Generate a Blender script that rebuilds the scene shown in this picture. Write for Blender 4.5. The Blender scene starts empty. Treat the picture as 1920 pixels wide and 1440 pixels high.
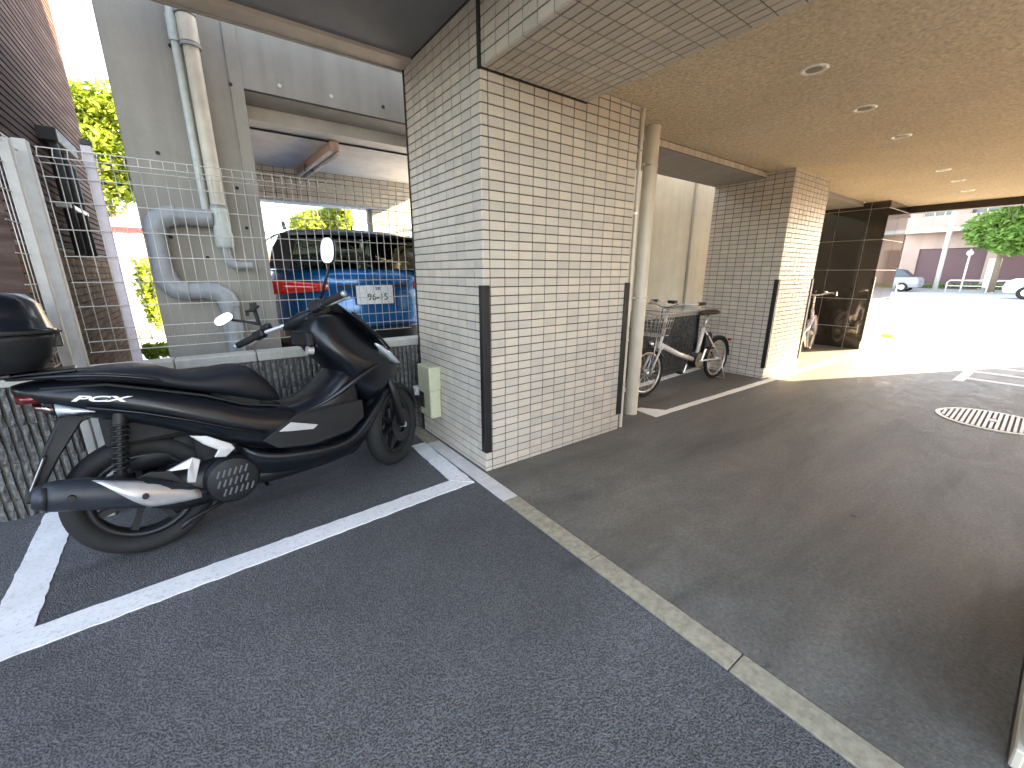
import bpy, bmesh, math, random
from mathutils import Vector, Matrix, noise
R = math.radians
rnd = random.Random(7)
S = bpy.context.scene
COL = S.collection

# ------------------------------------------------------------------ camera
CAM_H = 1.2
cam = bpy.data.cameras.new('camera'); cam.sensor_width = 36; cam.lens = 36 * 768.35 / 1920
cam.clip_start = 0.02; cam.clip_end = 600
camo = bpy.data.objects.new('camera', cam); COL.objects.link(camo); S.camera = camo
YAW, PITCH, ROLL = R(53.799), R(-15.12), 0.0
fw = Vector((math.cos(PITCH) * math.cos(YAW), math.cos(PITCH) * math.sin(YAW), math.sin(PITCH)))
rt = Vector((math.sin(YAW), -math.cos(YAW), 0)); up = rt.cross(fw)
camo.matrix_world = Matrix(((rt.x, up.x, -fw.x, 0), (rt.y, up.y, -fw.y, 0), (rt.z, up.z, -fw.z, CAM_H), (0, 0, 0, 1)))
S.render.resolution_x = 1024; S.render.resolution_y = 768
# ------------------------------------------------------------------ sky, sun, exposure
SUN = Vector((1.0, -0.45, 0.48)).normalized()
W = bpy.data.worlds.new('World'); S.world = W; W.use_nodes = True
wn = W.node_tree.nodes; wl = W.node_tree.links
sky = wn.new('ShaderNodeTexSky'); sky.sky_type = 'NISHITA'; sky.sun_disc = False
sky.sun_elevation = math.asin(SUN.z); sky.sun_rotation = math.atan2(SUN.x, SUN.y)
sky.air_density = 1.0; sky.dust_density = 1.0; sky.ozone_density = 1.0
wn['Background'].inputs['Strength'].default_value = 0.14
hsv = wn.new('ShaderNodeHueSaturation'); hsv.inputs['Saturation'].default_value = .6
wl.new(sky.outputs[0], hsv.inputs['Color']); wl.new(hsv.outputs[0], wn['Background'].inputs['Color'])
sl = bpy.data.lights.new('sun', 'SUN'); sl.energy = 5.0; sl.angle = R(0.5); sl.color = (1.0, 0.75, 0.44)
so = bpy.data.objects.new('sun', sl); COL.objects.link(so)
so.rotation_euler = SUN.to_track_quat('Z', 'Y').to_euler()
S.view_settings.view_transform = 'Standard'; S.view_settings.look = 'None'
S.view_settings.exposure = 3.45; S.view_settings.gamma = 1.0
S.view_settings.use_curve_mapping = False
S.cycles.max_bounces = 10; S.cycles.diffuse_bounces = 6; S.cycles.glossy_bounces = 4
S.cycles.transmission_bounces = 8; S.cycles.transparent_max_bounces = 12
S.cycles.use_denoising = True
S.cycles.sample_clamp_indirect = 8
S.cycles.caustics_reflective = False; S.cycles.caustics_refractive = False

def pj(P):
    d = Vector(P) - Vector((0, 0, CAM_H)); z = d.dot(fw)
    if z < 0.05: return None
    return (960 + 768.35 * d.dot(rt) / z, 720 - 768.35 * d.dot(up) / z, z)

# ------------------------------------------------------------------ materials
MATS = {}
class NT:
    """tiny node helper"""
    def __init__(s, name):
        s.m = bpy.data.materials.new(name); s.m.use_nodes = True
        s.n = s.m.node_tree.nodes; s.l = s.m.node_tree.links
        s.b = s.n['Principled BSDF']; s.o = s.n['Material Output']
        s.tc = s.n.new('ShaderNodeTexCoord'); MATS[name] = s.m
    def link(s, a, b): s.l.new(a, b)
    def pos(s, scale=(1, 1, 1)):
        g = s.n.new('ShaderNodeNewGeometry'); mp = s.n.new('ShaderNodeMapping'); mp.inputs['Scale'].default_value = scale
        s.link(g.outputs['Position'], mp.inputs[0]); return mp.outputs[0]
    def obj(s, scale=(1, 1, 1)):
        mp = s.n.new('ShaderNodeMapping'); mp.inputs['Scale'].default_value = scale
        s.link(s.tc.outputs['Object'], mp.inputs[0]); return mp.outputs[0]
    def noise(s, v, scale, detail=4, rough=.55, dist=0):
        t = s.n.new('ShaderNodeTexNoise'); t.inputs['Scale'].default_value = scale; t.inputs['Detail'].default_value = detail
        t.inputs['Roughness'].default_value = rough; t.inputs['Distortion'].default_value = dist
        s.link(v, t.inputs['Vector']); return t.outputs[0]
    def voro(s, v, scale, feat='F1'):
        t = s.n.new('ShaderNodeTexVoronoi'); t.feature = feat; t.inputs['Scale'].default_value = scale
        s.link(v, t.inputs['Vector']); return t.outputs[0]
    def ramp(s, f, stops):
        r = s.n.new('ShaderNodeValToRGB'); e = r.color_ramp.elements
        while len(e) < len(stops): e.new(.5)
        for k, (p, c) in enumerate(stops):
            e[k].position = p; e[k].color = (c if hasattr(c, '__len__') else (c, c, c)) + (1,) if not hasattr(c, '__len__') or len(c) == 3 else c
        s.link(f, r.inputs[0]); return r.outputs[0]
    def mix(s, f, a, b, mode='MIX'):
        m = s.n.new('ShaderNodeMix'); m.data_type = 'RGBA'; m.blend_type = mode
        for k, v in ((0, f), (6, a), (7, b)):
            if isinstance(v, (int, float)): m.inputs[k].default_value = v if k == 0 else (v, v, v, 1)
            elif isinstance(v, tuple): m.inputs[k].default_value = v + (1,) if len(v) == 3 else v
            else: s.link(v, m.inputs[k])
        return m.outputs[2]
    def math(s, op, a, b=None):
        m = s.n.new('ShaderNodeMath'); m.operation = op
        for k, v in ((0, a), (1, b)):
            if v is None: continue
            if isinstance(v, (int, float)): m.inputs[k].default_value = v
            else: s.link(v, m.inputs[k])
        return m.outputs[0]
    def base(s, c):
        if isinstance(c, tuple): s.b.inputs['Base Color'].default_value = c + (1,) if len(c) == 3 else c
        else: s.link(c, s.b.inputs['Base Color'])
    def rough(s, c):
        if isinstance(c, (int, float)): s.b.inputs['Roughness'].default_value = c
        else: s.link(c, s.b.inputs['Roughness'])
    def bump(s, h, strength=.3, dist=.01):
        b = s.n.new('ShaderNodeBump'); b.inputs['Strength'].default_value = strength; b.inputs['Distance'].default_value = dist
        s.link(h, b.inputs['Height']); s.link(b.outputs[0], s.b.inputs['Normal'])

def simple(name, c, rough=.5, metal=0, var=.12, scale=30, bump=.0, coat=0):
    t = NT(name); v = t.obj()
    n = t.noise(v, scale, 4)
    lo = tuple(x * (1 - var) for x in c); hi = tuple(min(1, x * (1 + var)) for x in c)
    t.base(t.ramp(n, [(.3, lo), (.7, hi)])); t.b.inputs['Metallic'].default_value = metal
    t.rough(t.ramp(n, [(.3, max(.02, rough * .85)), (.75, min(1, rough * 1.2))]))
    if bump: t.bump(n, bump, .003)
    if coat: t.b.inputs['Coat Weight'].default_value = coat; t.b.inputs['Coat Roughness'].default_value = .08
    return t.m

def m_asphalt():
    t = NT('asphalt'); v = t.pos(); vs = t.pos((.55, 1.8, 1))
    fine = t.voro(v, 170); f2 = t.voro(v, 330); n2 = t.noise(v, 85, 3, .75); big = t.noise(v, 1.1, 5, .6, .5); mid = t.noise(v, 6, 5, .65); sm = t.noise(vs, 1.7, 4, .6, .8)
    a = t.ramp(fine, [(.08, (.018, .0185, .020)), (.35, (.049, .0505, .054)), (.62, (.105, .107, .112))])
    a = t.mix(.5, a, t.ramp(f2, [(.1, .5), (.6, 1.5)]), 'MULTIPLY')
    a = t.mix(t.ramp(n2, [(.58, 0.), (.72, .8)]), a, (.19, .195, .205))
    a = t.mix(.9, a, t.ramp(big, [(.3, .72), (.5, .98), (.7, 1.28)]), 'MULTIPLY')
    a = t.mix(t.ramp(sm, [(.56, 0.), (.70, .62)]), a, (.035, .036, .042))
    a = t.mix(t.ramp(mid, [(.60, 0.), (.75, .4)]), a, (.045, .045, .05))
    t.base(a); t.rough(t.ramp(big, [(.3, .62), (.7, .88)]))
    t.bump(t.math('ADD', t.math('MULTIPLY', fine, .9), n2), .8, .006); return t.m
def m_drive():
    t = NT('driveway_asphalt'); v = t.pos(); vs = t.pos((.6, 2.2, 1)); vt = t.pos((.35, 3.2, 1))
    big = t.noise(vs, 1.2, 6, .65, .6); mid = t.noise(v, 7, 6, .7, .3); fine = t.noise(v, 70, 4, .75); sp = t.voro(v, 110); tr = t.noise(vt, 2.0, 4, .6, .3)
    a = t.ramp(big, [(.3, (.085, .081, .070)), (.47, (.12, .115, .10)), (.62, (.15, .142, .12)), (.75, (.195, .182, .15))])
    a = t.mix(.8, a, t.ramp(mid, [(.3, .72), (.5, 1.), (.7, 1.25)]), 'MULTIPLY')
    a = t.mix(.8, a, t.ramp(fine, [(.32, .62), (.68, 1.38)]), 'MULTIPLY')
    a = t.mix(t.ramp(tr, [(.55, 0.), (.7, .5)]), a, (.07, .068, .06))
    a = t.mix(t.ramp(t.noise(v, .7, 4, .6, .4), [(.5, 0.), (.7, .35)]), a, (.16, .125, .085))
    spots = t.voro(v, 2.3); a = t.mix(t.ramp(spots, [(.025, .75), (.05, 0.)]), a, (.03, .03, .026))
    sp2 = t.voro(v, 6.1); a = t.mix(t.ramp(sp2, [(.02, .7), (.035, 0.)]), a, (.40, .38, .33))
    t.base(a); t.rough(t.ramp(mid, [(.3, .5), (.7, .75)]))
    t.bump(t.math('ADD', fine, t.math('MULTIPLY', sp, .6)), .55, .005); return t.m
def m_paint(name, c, wear=.5):
    t = NT(name); v = t.pos(); n = t.noise(v, 60, 5, .7); n2 = t.noise(v, 6, 4)
    a = t.ramp(n2, [(.3, tuple(x * .85 for x in c)), (.7, c)])
    a = t.mix(t.ramp(n, [(wear, 0.), (wear + .16, .5)]), a, tuple(x * .42 for x in c))
    t.base(a); t.rough(.7); t.bump(n, .4, .003); return t.m
def m_tile(name, island=False, c=(.61, .555, .47)):
    t = NT(name); v = t.pos()
    oi = t.n.new('ShaderNodeObjectInfo'); g = t.n.new('ShaderNodeNewGeometry')
    r = t.math('FRACT', t.math('ADD', oi.outputs['Random'], g.outputs['Random Per Island']))
    a = t.ramp(r, [(0., tuple(x * .9 for x in c)), (.5, c), (1., tuple(x * u for x, u in zip(c, (1.08, 1.05, 1.0))))])
    n = t.noise(v, 9, 4); a = t.mix(.5, a, t.ramp(n, [(.3, .88), (.7, 1.06)]), 'MULTIPLY')
    n3 = t.noise(v, 160, 2); a = t.mix(.35, a, t.ramp(n3, [(.35, .8), (.65, 1.1)]), 'MULTIPLY')
    t.base(a); t.rough(t.ramp(t.noise(v, 40, 3), [(.3, .3), (.7, .45)])); t.bump(n3, .12, .001); return t.m
def m_concrete(name, c, streak=.5, sc=1.0):
    t = NT(name); v = t.pos(); vs = t.pos((3.2, 3.2, .25))
    st = t.noise(vs, 2.2 * sc, 5, .6, .2); n = t.noise(v, 3 * sc, 6, .65); f = t.noise(v, 90, 4, .6)
    a = t.ramp(st, [(.25, tuple(x * (1 - .35 * streak) for x in c)), (.55, c), (.8, tuple(x * (1 + .15 * streak) for x in c))])
    a = t.mix(.6, a, t.ramp(n, [(.3, .8), (.7, 1.12)]), 'MULTIPLY'); a = t.mix(.35, a, t.ramp(f, [(.3, .85), (.7, 1.1)]), 'MULTIPLY')
    t.base(a); t.rough(.85); t.bump(t.math('ADD', f, n), .18, .004); return t.m
def m_stucco():
    t = NT('stucco_ceiling'); v = t.pos(); f = t.noise(v, 48, 6, .8); f2 = t.voro(v, 40); n = t.noise(v, 1.4, 4)
    a = t.ramp(f, [(.32, (.46, .385, .27)), (.5, (.71, .60, .43)), (.68, (.88, .77, .58))])
    a = t.mix(.5, a, t.ramp(n, [(.3, .85), (.7, 1.1)]), 'MULTIPLY')
    t.base(a); t.rough(.9); t.bump(t.math('ADD', f, f2), .8, .012); return t.m
def m_block():
    t = NT('split_block'); v = t.pos(); oi = t.n.new('ShaderNodeObjectInfo')
    n = t.noise(v, 45, 5, .7); n2 = t.noise(v, 8, 3)
    a = t.ramp(n, [(.3, (.055, .053, .051)), (.5, (.13, .126, .12)), (.72, (.26, .25, .24))])
    a = t.mix(.6, a, t.ramp(n2, [(.3, .75), (.7, 1.15)]), 'MULTIPLY')
    a = t.mix(.6, a, t.ramp(oi.outputs['Random'], [(0., .82), (1., 1.1)]), 'MULTIPLY')
    t.base(a); t.rough(.92); t.bump(n, .7, .006); return t.m
def m_siding():
    t = NT('maroon_siding'); v = t.pos(); vz = t.pos((.6, .6, 6))
    n = t.noise(vz, 3, 4); f = t.noise(v, 60, 3)
    a = t.ramp(n, [(.3, (.05, .031, .026)), (.55, (.085, .055, .046)), (.75, (.135, .095, .082))])
    a = t.mix(.4, a, t.ramp(f, [(.3, .8), (.7, 1.15)]), 'MULTIPLY')
    t.base(a); t.rough(.95); t.b.inputs['Specular IOR Level'].default_value = .12; t.bump(f, .2, .003); return t.m
def m_brown_tile():
    t = NT('brown_tile_cladding'); v = t.pos(); n = t.noise(v, 30, 4); oi = t.n.new('ShaderNodeNewGeometry')
    a = t.ramp(oi.outputs['Random Per Island'], [(0., (.075, .042, .022)), (.5, (.105, .06, .033)), (1., (.14, .085, .05))])
    a = t.mix(.5, a, t.ramp(n, [(.3, .75), (.7, 1.15)]), 'MULTIPLY')
    t.base(a); t.rough(.95); t.b.inputs['Specular IOR Level'].default_value = .1; return t.m
def m_leaf(name, c1, c2):
    t = NT(name); g = t.n.new('ShaderNodeNewGeometry')
    n = t.noise(t.pos(), 2.5, 3)
    a = t.ramp(g.outputs['Random Per Island'], [(0., c1), (1., c2)]); a = t.mix(.6, a, t.ramp(n, [(.3, .6), (.7, 1.3)]), 'MULTIPLY')
    t.base(a); t.rough(.55)
    tr = t.n.new('ShaderNodeBsdfTranslucent'); t.link(a, tr.inputs[0]); mx = t.n.new('ShaderNodeMixShader'); mx.inputs[0].default_value = .45
    t.link(t.b.outputs[0], mx.inputs[1]); t.link(tr.outputs[0], mx.inputs[2]); t.link(mx.outputs[0], t.o.inputs[0]); return t.m
def m_polished():
    t = NT('polished_granite'); v = t.pos(); n = t.noise(v, 120, 4, .7)
    t.base(t.ramp(n, [(.35, (.010, .008, .006)), (.6, (.03, .023, .017)), (.75, (.07, .055, .04))])); t.rough(.06)
    t.b.inputs['Specular IOR Level'].default_value = .7; return t.m
def m_glass(name, c, rough=.02):
    t = NT(name); t.base(c); t.rough(rough); t.b.inputs['Transmission Weight'].default_value = 1.0; t.b.inputs['IOR'].default_value = 1.1
    n = t.noise(t.obj(), 8, 2); t.rough(t.ramp(n, [(.3, rough), (.7, rough * 1.5)])); return t.m
def m_pipe(name, c, c2):
    t = NT(name); v = t.pos(); n = t.noise(v, 14, 4, .7)
    t.base(t.ramp(n, [(.35, c), (.7, c2)])); t.rough(.42); return t.m

m_asphalt(); m_drive(); m_paint('white_line_paint', (.80, .80, .80), .52); m_paint('cream_line_paint', (.88, .85, .76), .58)
m_tile('beige_tile'); simple('grout', (.105, .094, .078), .9, var=.2)
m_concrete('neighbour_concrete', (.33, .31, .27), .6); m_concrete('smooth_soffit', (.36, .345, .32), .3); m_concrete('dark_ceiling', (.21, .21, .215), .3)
m_concrete('kerb_concrete', (.34, .31, .225), 1.2, 5); m_concrete('clean_kerb', (.62, .60, .58), .3, 3); m_concrete('coping', (.46, .44, .39), .5, 4)
m_concrete('plaster_beige', (.55, .47, .38), .4); m_concrete('yard_paving', (.76, .73, .67), .3, .5); m_concrete('unseen_asphalt', (.14, .14, .145), .3, .5); m_concrete('blocker_dark', (.045, .05, .06), .4); m_concrete('far_road', (.42, .41, .39), .3, .3); m_concrete('pale_road', (.18, .17, .152), .4, .3); m_concrete('garage_soffit', (.80, .76, .70), .3)  # includes dark tones for the added unseen ground and block behind the camera
m_concrete('house_pink', (.46, .34, .28), .3, .3); m_concrete('house_white', (.70, .68, .63), .3, .3); m_concrete('far_ground', (.30, .29, .27), .4, .3)
m_concrete('pale_wall', (.72, .66, .53), .4, .8); m_concrete('bounce_wall', (.78, .64, .46), .3); m_concrete('warm_bounce', (.76, .64, .46), .4, .6); m_stucco(); m_block(); m_siding(); m_brown_tile(); m_polished()  # includes warm tones for unseen surfaces that bounce light into the driveway
m_leaf('leaf_yellow_green', (.16, .24, .02), (.36, .42, .05)); m_leaf('leaf_green', (.10, .20, .03), (.26, .42, .08))
simple('bark', (.17, .13, .09), .9, bump=.5)
simple('scooter_paint', (.0055, .007, .011), .33, .0, .25, 12, coat=.2)
simple('scooter_plastic', (.009, .010, .012), .5); simple('seat_vinyl', (.009, .011, .016), .5, bump=.15, scale=200)
simple('black_rubber', (.018, .018, .018), .75, bump=.2, scale=80); simple('black_metal', (.02, .021, .024), .4, .4)
simple('silver_satin', (.55, .55, .56), .35, .45, .06); simple('chrome', (.75, .74, .72), .12, 1.0, .04)
simple('muffler_black', (.022, .027, .036), .45, .1); simple('mirror_glass', (.42, .36, .35), .06, 1.0, .02)
simple('red_lens', (.55, .015, .01), .15, coat=.5); simple('dark_red_lens', (.12, .008, .008), .2, coat=.4); simple('clear_lens', (.62, .68, .75), .15, .3)
simple('white_print', (.75, .75, .75), .4); simple('dark_print', (.03, .03, .035), .5)
simple('fence_steel', (.54, .51, .45), .45, .3, .1, 20); simple('fence_post', (.40, .385, .36), .5, .2, .1)
simple('lilac_post', (.50, .45, .49), .5, .1, .1); simple('grey_pvc', (.30, .32, .335), .42, 0, .12, 14); simple('beige_pvc', (.56, .50, .40), .42, 0, .15, 9); simple('pale_pvc', (.50, .54, .50), .45, 0, .1)
simple('cream_pipe', (.68, .62, .50), .38, 0, .06, 6); simple('cream_box', (.56, .55, .37), .45, 0, .06)
simple('corner_guard', (.012, .012, .013), .5); simple('black_joint', (.02, .019, .018), .7)
simple('car_blue', (.004, .12, .36), .25, .3, .1, 3, coat=.8); simple('car_dark', (.012, .013, .015), .35); simple('car_white', (.75, .75, .75), .25, coat=.5)
simple('silver_rail', (.55, .55, .55), .3, .8); simple('interior_grey', (.05, .05, .05), .8); simple('slat_grey', (.11, .11, .115), .5); simple('plate_white', (.72, .72, .70), .45); simple('plate_green', (.02, .12, .06), .5)
simple('bike_white', (.68, .64, .6), .35, coat=.4); simple('bike_silver', (.6, .57, .53), .3, .7); simple('bike_lilac', (.55, .48, .56), .35, coat=.4); simple('saddle_brown', (.035, .02, .014), .5)
simple('basket_steel', (.45, .43, .4), .4, .6); simple('tire_pale', (.50, .45, .40), .7)
simple('lamp_shade', (.60, .42, .32), .4); simple('lamp_tube', (.85, .82, .78), .3); simple('light_trim', (.9, .88, .8), .3, .0); simple('light_dark', (.20, .16, .12), .4)
simple('manhole_iron', (.46, .42, .35), .5, .35, .3, 25); simple('manhole_gap', (.05, .045, .04), .9)
simple('dark_lintel', (.035, .025, .022), .5); simple('shutter_maroon', (.12, .06, .065), .5); simple('yellow_base', (.7, .5, .03), .5); simple('pole_grey', (.3, .3, .31), .5)
simple('wire_black', (.02, .02, .02), .6); simple('window_dark', (.06, .07, .08), .1, 0); simple('white_frame', (.72, .7, .66), .4); simple('red_trim', (.5, .04, .05), .5)
simple('blue_grey_beam', (.42, .46, .48), .5); simple('door_grey', (.4, .4, .42), .5)
m_glass('tinted_glass', (.11, .12, .11)); m_glass('clear_screen', (.75, .72, .68))
M = MATS
for k in ('scooter_paint', 'scooter_plastic', 'seat_vinyl', 'black_rubber'): M[k].node_tree.nodes['Principled BSDF'].inputs['Specular IOR Level'].default_value = .35

# ------------------------------------------------------------------ mesh helpers
def tag(o, label=None, cat=None, group=None, kind=None):
    for k, v in (('label', label), ('category', cat), ('group', group), ('kind', kind)):
        if v: o[k] = v
    return o
class MB:
    def __init__(s): s.v = []; s.f = []; s.mi = []; s.cur = 0
    def add(s, vs, fs):
        b = len(s.v); s.v += [tuple(v) for v in vs]
        for f in fs: s.f.append(tuple(i + b for i in f)); s.mi.append(s.cur)
    def box(s, c, d, M3=None, bev=0):
        hx, hy, hz = d[0] / 2, d[1] / 2, d[2] / 2; P = []
        if bev:
            b = bev
            for sz, q in ((-hz, b), (-hz + b, 0), (hz - b, 0), (hz, b)):
                x, y = hx - q, hy - q
                P += [(-x + (0 if q else b), -y, sz), (x - (0 if q else b), -y, sz), (x, -y + (0 if q else b), sz), (x, y - (0 if q else b), sz), (x - (0 if q else b), y, sz), (-x + (0 if q else b), y, sz), (-x, y - (0 if q else b), sz), (-x, -y + (0 if q else b), sz)]
            F = [tuple(range(7, -1, -1)), tuple(range(24, 32))]
            for k in range(3):
                for j in range(8): F.append((k * 8 + j, k * 8 + (j + 1) % 8, (k + 1) * 8 + (j + 1) % 8, (k + 1) * 8 + j))
        else:
            P = [(x * hx, y * hy, z * hz) for z in (-1, 1) for x, y in ((-1, -1), (1, -1), (1, 1), (-1, 1))]
            F = [(3, 2, 1, 0), (4, 5, 6, 7), (0, 1, 5, 4), (1, 2, 6, 5), (2, 3, 7, 6), (3, 0, 4, 7)]
        c = Vector(c); P = [Vector(p) for p in P]
        if M3 is not None: P = [M3 @ p for p in P]
        s.add([p + c for p in P], F); return s
    def bb(s, a, b, bev=0):
        a = Vector(a); b = Vector(b); return s.box((a + b) / 2, [abs(x) for x in (b - a)], None, bev)
    def tube(s, path, r, n=8, cap=True, closed=False, flat=None):
        path = [Vector(p) for p in path]; m = len(path); rr = r if hasattr(r, '__len__') else [r] * m
        ref = Vector((0, 0, 1)); rings = []; prev = None
        for i in range(m):
            if closed: t = path[(i + 1) % m] - path[i - 1]
            else: t = path[min(i + 1, m - 1)] - path[max(i - 1, 0)]
            t.normalize()
            if prev is None:
                a = ref if abs(t.z) < .9 else Vector((1, 0, 0)); u = (a - t * a.dot(t)).normalized()
            else:
                u = prev - t * prev.dot(t); u = u.normalized() if u.length > 1e-6 else prev
            prev = u; w = t.cross(u)
            fl = flat if flat else 1
            rings.append([path[i] + u * rr[i] * math.cos(2 * math.pi * k / n) + w * rr[i] * fl * math.sin(2 * math.pi * k / n) for k in range(n)])
        V = [p for q in rings for p in q]; F = []
        for i in range(m if closed else m - 1):
            j = (i + 1) % m
            for k in range(n): F.append((i * n + k, i * n + (k + 1) % n, j * n + (k + 1) % n, j * n + k))
        if cap and not closed: F += [tuple(range(n - 1, -1, -1)), tuple((m - 1) * n + k for k in range(n))]
        s.add(V, F); return s
    def cyl(s, a, b, r, n=16, r2=None):
        return s.tube([a, b], [r, r if r2 is None else r2], n)
    def ring(s, c, axis, R_, r, n=32, m=8, sq=1.0):
        c = Vector(c); axis = Vector(axis).normalized(); a = Vector((0, 0, 1)) if abs(axis.z) < .9 else Vector((1, 0, 0))
        u = axis.cross(a).normalized(); w = axis.cross(u); V = []; F = []
        for i in range(n):
            t = 2 * math.pi * i / n; d = u * math.cos(t) + w * math.sin(t)
            for k in range(m):
                q = 2 * math.pi * k / m; V.append(c + d * (R_ + r * math.cos(q)) + axis * r * sq * math.sin(q))
        for i in range(n):
            for k in range(m): F.append((i * m + k, ((i + 1) % n) * m + k, ((i + 1) % n) * m + (k + 1) % m, i * m + (k + 1) % m))
        s.add(V, F); return s
    def lathe(s, c, axis, prof, n=32, closed=True):
        """prof: list of (radius, offset along axis)"""
        c = Vector(c); axis = Vector(axis).normalized(); a = Vector((0, 0, 1)) if abs(axis.z) < .9 else Vector((1, 0, 0))
        u = axis.cross(a).normalized(); w = axis.cross(u); V = []; F = []; m = len(prof)
        for i in range(n):
            t = 2 * math.pi * i / n; d = u * math.cos(t) + w * math.sin(t)
            for r, o in prof: V.append(c + d * r + axis * o)
        for i in range(n):
            for k in range(m if closed else m - 1): F.append((i * m + k, ((i + 1) % n) * m + k, ((i + 1) % n) * m + (k + 1) % m, i * m + (k + 1) % m))
        s.add(V, F); return s
    def loft(s, rings, cap=True, closed=True):
        n = len(rings[0]); V = [p for q in rings for p in q]; F = []
        for i in range(len(rings) - 1):
            for k in range(n if closed else n - 1): F.append((i * n + k, i * n + (k + 1) % n, (i + 1) * n + (k + 1) % n, (i + 1) * n + k))
        if cap and closed: F += [tuple(range(n - 1, -1, -1)), tuple((len(rings) - 1) * n + k for k in range(n))]
        s.add(V, F); return s
    def prism(s, poly, d):
        """poly: 3D points, extruded by vector d"""
        d = Vector(d); P = [Vector(p) for p in poly]; n = len(P)
        s.add(P + [p + d for p in P], [tuple(range(n - 1, -1, -1)), tuple(range(n, 2 * n))] + [(k, (k + 1) % n, n + (k + 1) % n, n + k) for k in range(n)]); return s
def mesh_of(name, mb, mats, smooth=False):
    me = bpy.data.meshes.new(name); me.from_pydata([tuple(v) for v in mb.v], [], mb.f)
    if not isinstance(mats, (list, tuple)): mats = [mats]
    for m in mats: me.materials.append(m)
    if len(mats) > 1: me.polygons.foreach_set('material_index', mb.mi)
    bm = bmesh.new(); bm.from_mesh(me); bmesh.ops.recalc_face_normals(bm, faces=bm.faces); bm.to_mesh(me); bm.free()
    if smooth: me.polygons.foreach_set('use_smooth', [True] * len(me.polygons))
    me.update(); return me
def obj(name, mb, mat, parent=None, smooth=False, sub=0, bevel=0, world=True, auto=None, loc=None):
    me = mb if isinstance(mb, bpy.types.Mesh) else mesh_of(name, mb, mat, smooth)
    o = bpy.data.objects.new(name, me); COL.objects.link(o)
    if loc is not None: o.location = loc
    if parent is not None:
        o.parent = parent
        if world and parent.get('_loc'): o.location = Vector(o.location) - Vector(parent['_loc'])
    if bevel:
        b = o.modifiers.new('bevel', 'BEVEL'); b.width = bevel; b.segments = 2; b.limit_method = 'ANGLE'; b.angle_limit = R(35)
    if sub:
        q = o.modifiers.new('subdivision', 'SUBSURF'); q.levels = sub; q.render_levels = sub
    if auto is not None and smooth:
        try: me.set_sharp_from_angle(angle=R(auto))
        except Exception: pass
    return o
def thing(name, loc, label, cat, group=None, mat=None):
    o = bpy.data.objects.new(name, None); COL.objects.link(o); o.empty_display_size = .1
    if mat is not None: o.matrix_world = mat
    else: o.location = loc; o['_loc'] = list(loc)
    return tag(o, label, cat, group)
def struct(name, mb, mat, **k): return tag(obj(name, mb, mat, **k), kind='structure')
def quad(pts): m = MB(); m.add(pts, [tuple(range(len(pts)))]); return m
def text_mesh(name, body, size, mat, parent, M4, extrude=.0008, shear=0, bold=0):
    c = bpy.data.curves.new(name, 'FONT'); c.body = body; c.size = size; c.extrude = extrude; c.align_x = 'CENTER'; c.align_y = 'CENTER'; c.shear = shear; c.offset = bold
    t = bpy.data.objects.new('tmp', c); COL.objects.link(t)
    me = bpy.data.meshes.new_from_object(t.evaluated_get(bpy.context.evaluated_depsgraph_get()))
    bpy.data.objects.remove(t); me.materials.clear(); me.materials.append(mat); me.name = name
    o = bpy.data.objects.new(name, me); COL.objects.link(o); o.parent = parent
    if parent is not None and parent.get('_loc'): M4 = Matrix.Translation(-Vector(parent['_loc'])) @ M4
    o.matrix_local = M4; return o
def basis(o, x, y, z):
    return Matrix(((x[0], y[0], z[0], o[0]), (x[1], y[1], z[1], o[1]), (x[2], y[2], z[2], o[2]), (0, 0, 0, 1)))
# ------------------------------------------------------------------ ground
struct('ground', quad([(-150, -150, -.02), (250, -150, -.02), (250, 250, -.02), (-150, 250, -.02)]), M['far_ground'])
# parking lot asphalt, finely cut so its edge can be slightly uneven
struct('parking_asphalt', MB().bb((-3.99, -9, -.3), (1.135, 2.96, 0)), M['asphalt'])
struct('unseen_ground', MB().bb((-60, -40, -.3), (-4.0, 3.1, -.005)), M['unseen_asphalt'])  # added unseen ground behind the camera, toned to temper low bounced light
struct('driveway', MB().bb((1.235, -.13, -.3), (9.75, 2.96, .002)), M['driveway_asphalt'])
struct('bounce_floor', MB().bb((1.235, -2.99, -.3), (9.44, -.156, .0)), M['warm_bounce'])  # added out-of-view floor, pale and warm to bounce light onto the ceiling
struct('road', MB().bb((13.01, -90, -.3), (42, 90, .0)), M['far_road'])
struct('apron', MB().bb((9.76, -90, -.3), (13, 90, .0)), M['pale_road'])
struct('neighbour_yard', MB().bb((-.9, 3.12, -.3), (9, 10.5, .03)), M['yard_paving'])
# kerb strip of flush concrete blocks
kt = thing('kerb_strip', (1.18, 1, 0), 'flush concrete kerb strip running between grey lot and driveway', 'kerb')
ys = [2.95, 2.6, 2.25, 1.9, 1.63, 1.02, .41, -.2, -.81, -1.42, -2.6]
for a, b in zip(ys, ys[1:]):
    m = MB().bb((1.138, b + .0018, -.2), (1.232, a - .0018, .006), bev=.003)
    o = obj('kerb_block', m, M['clean_kerb'] if 1.5 < b < 2.3 else M['kerb_concrete'], kt)
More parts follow.
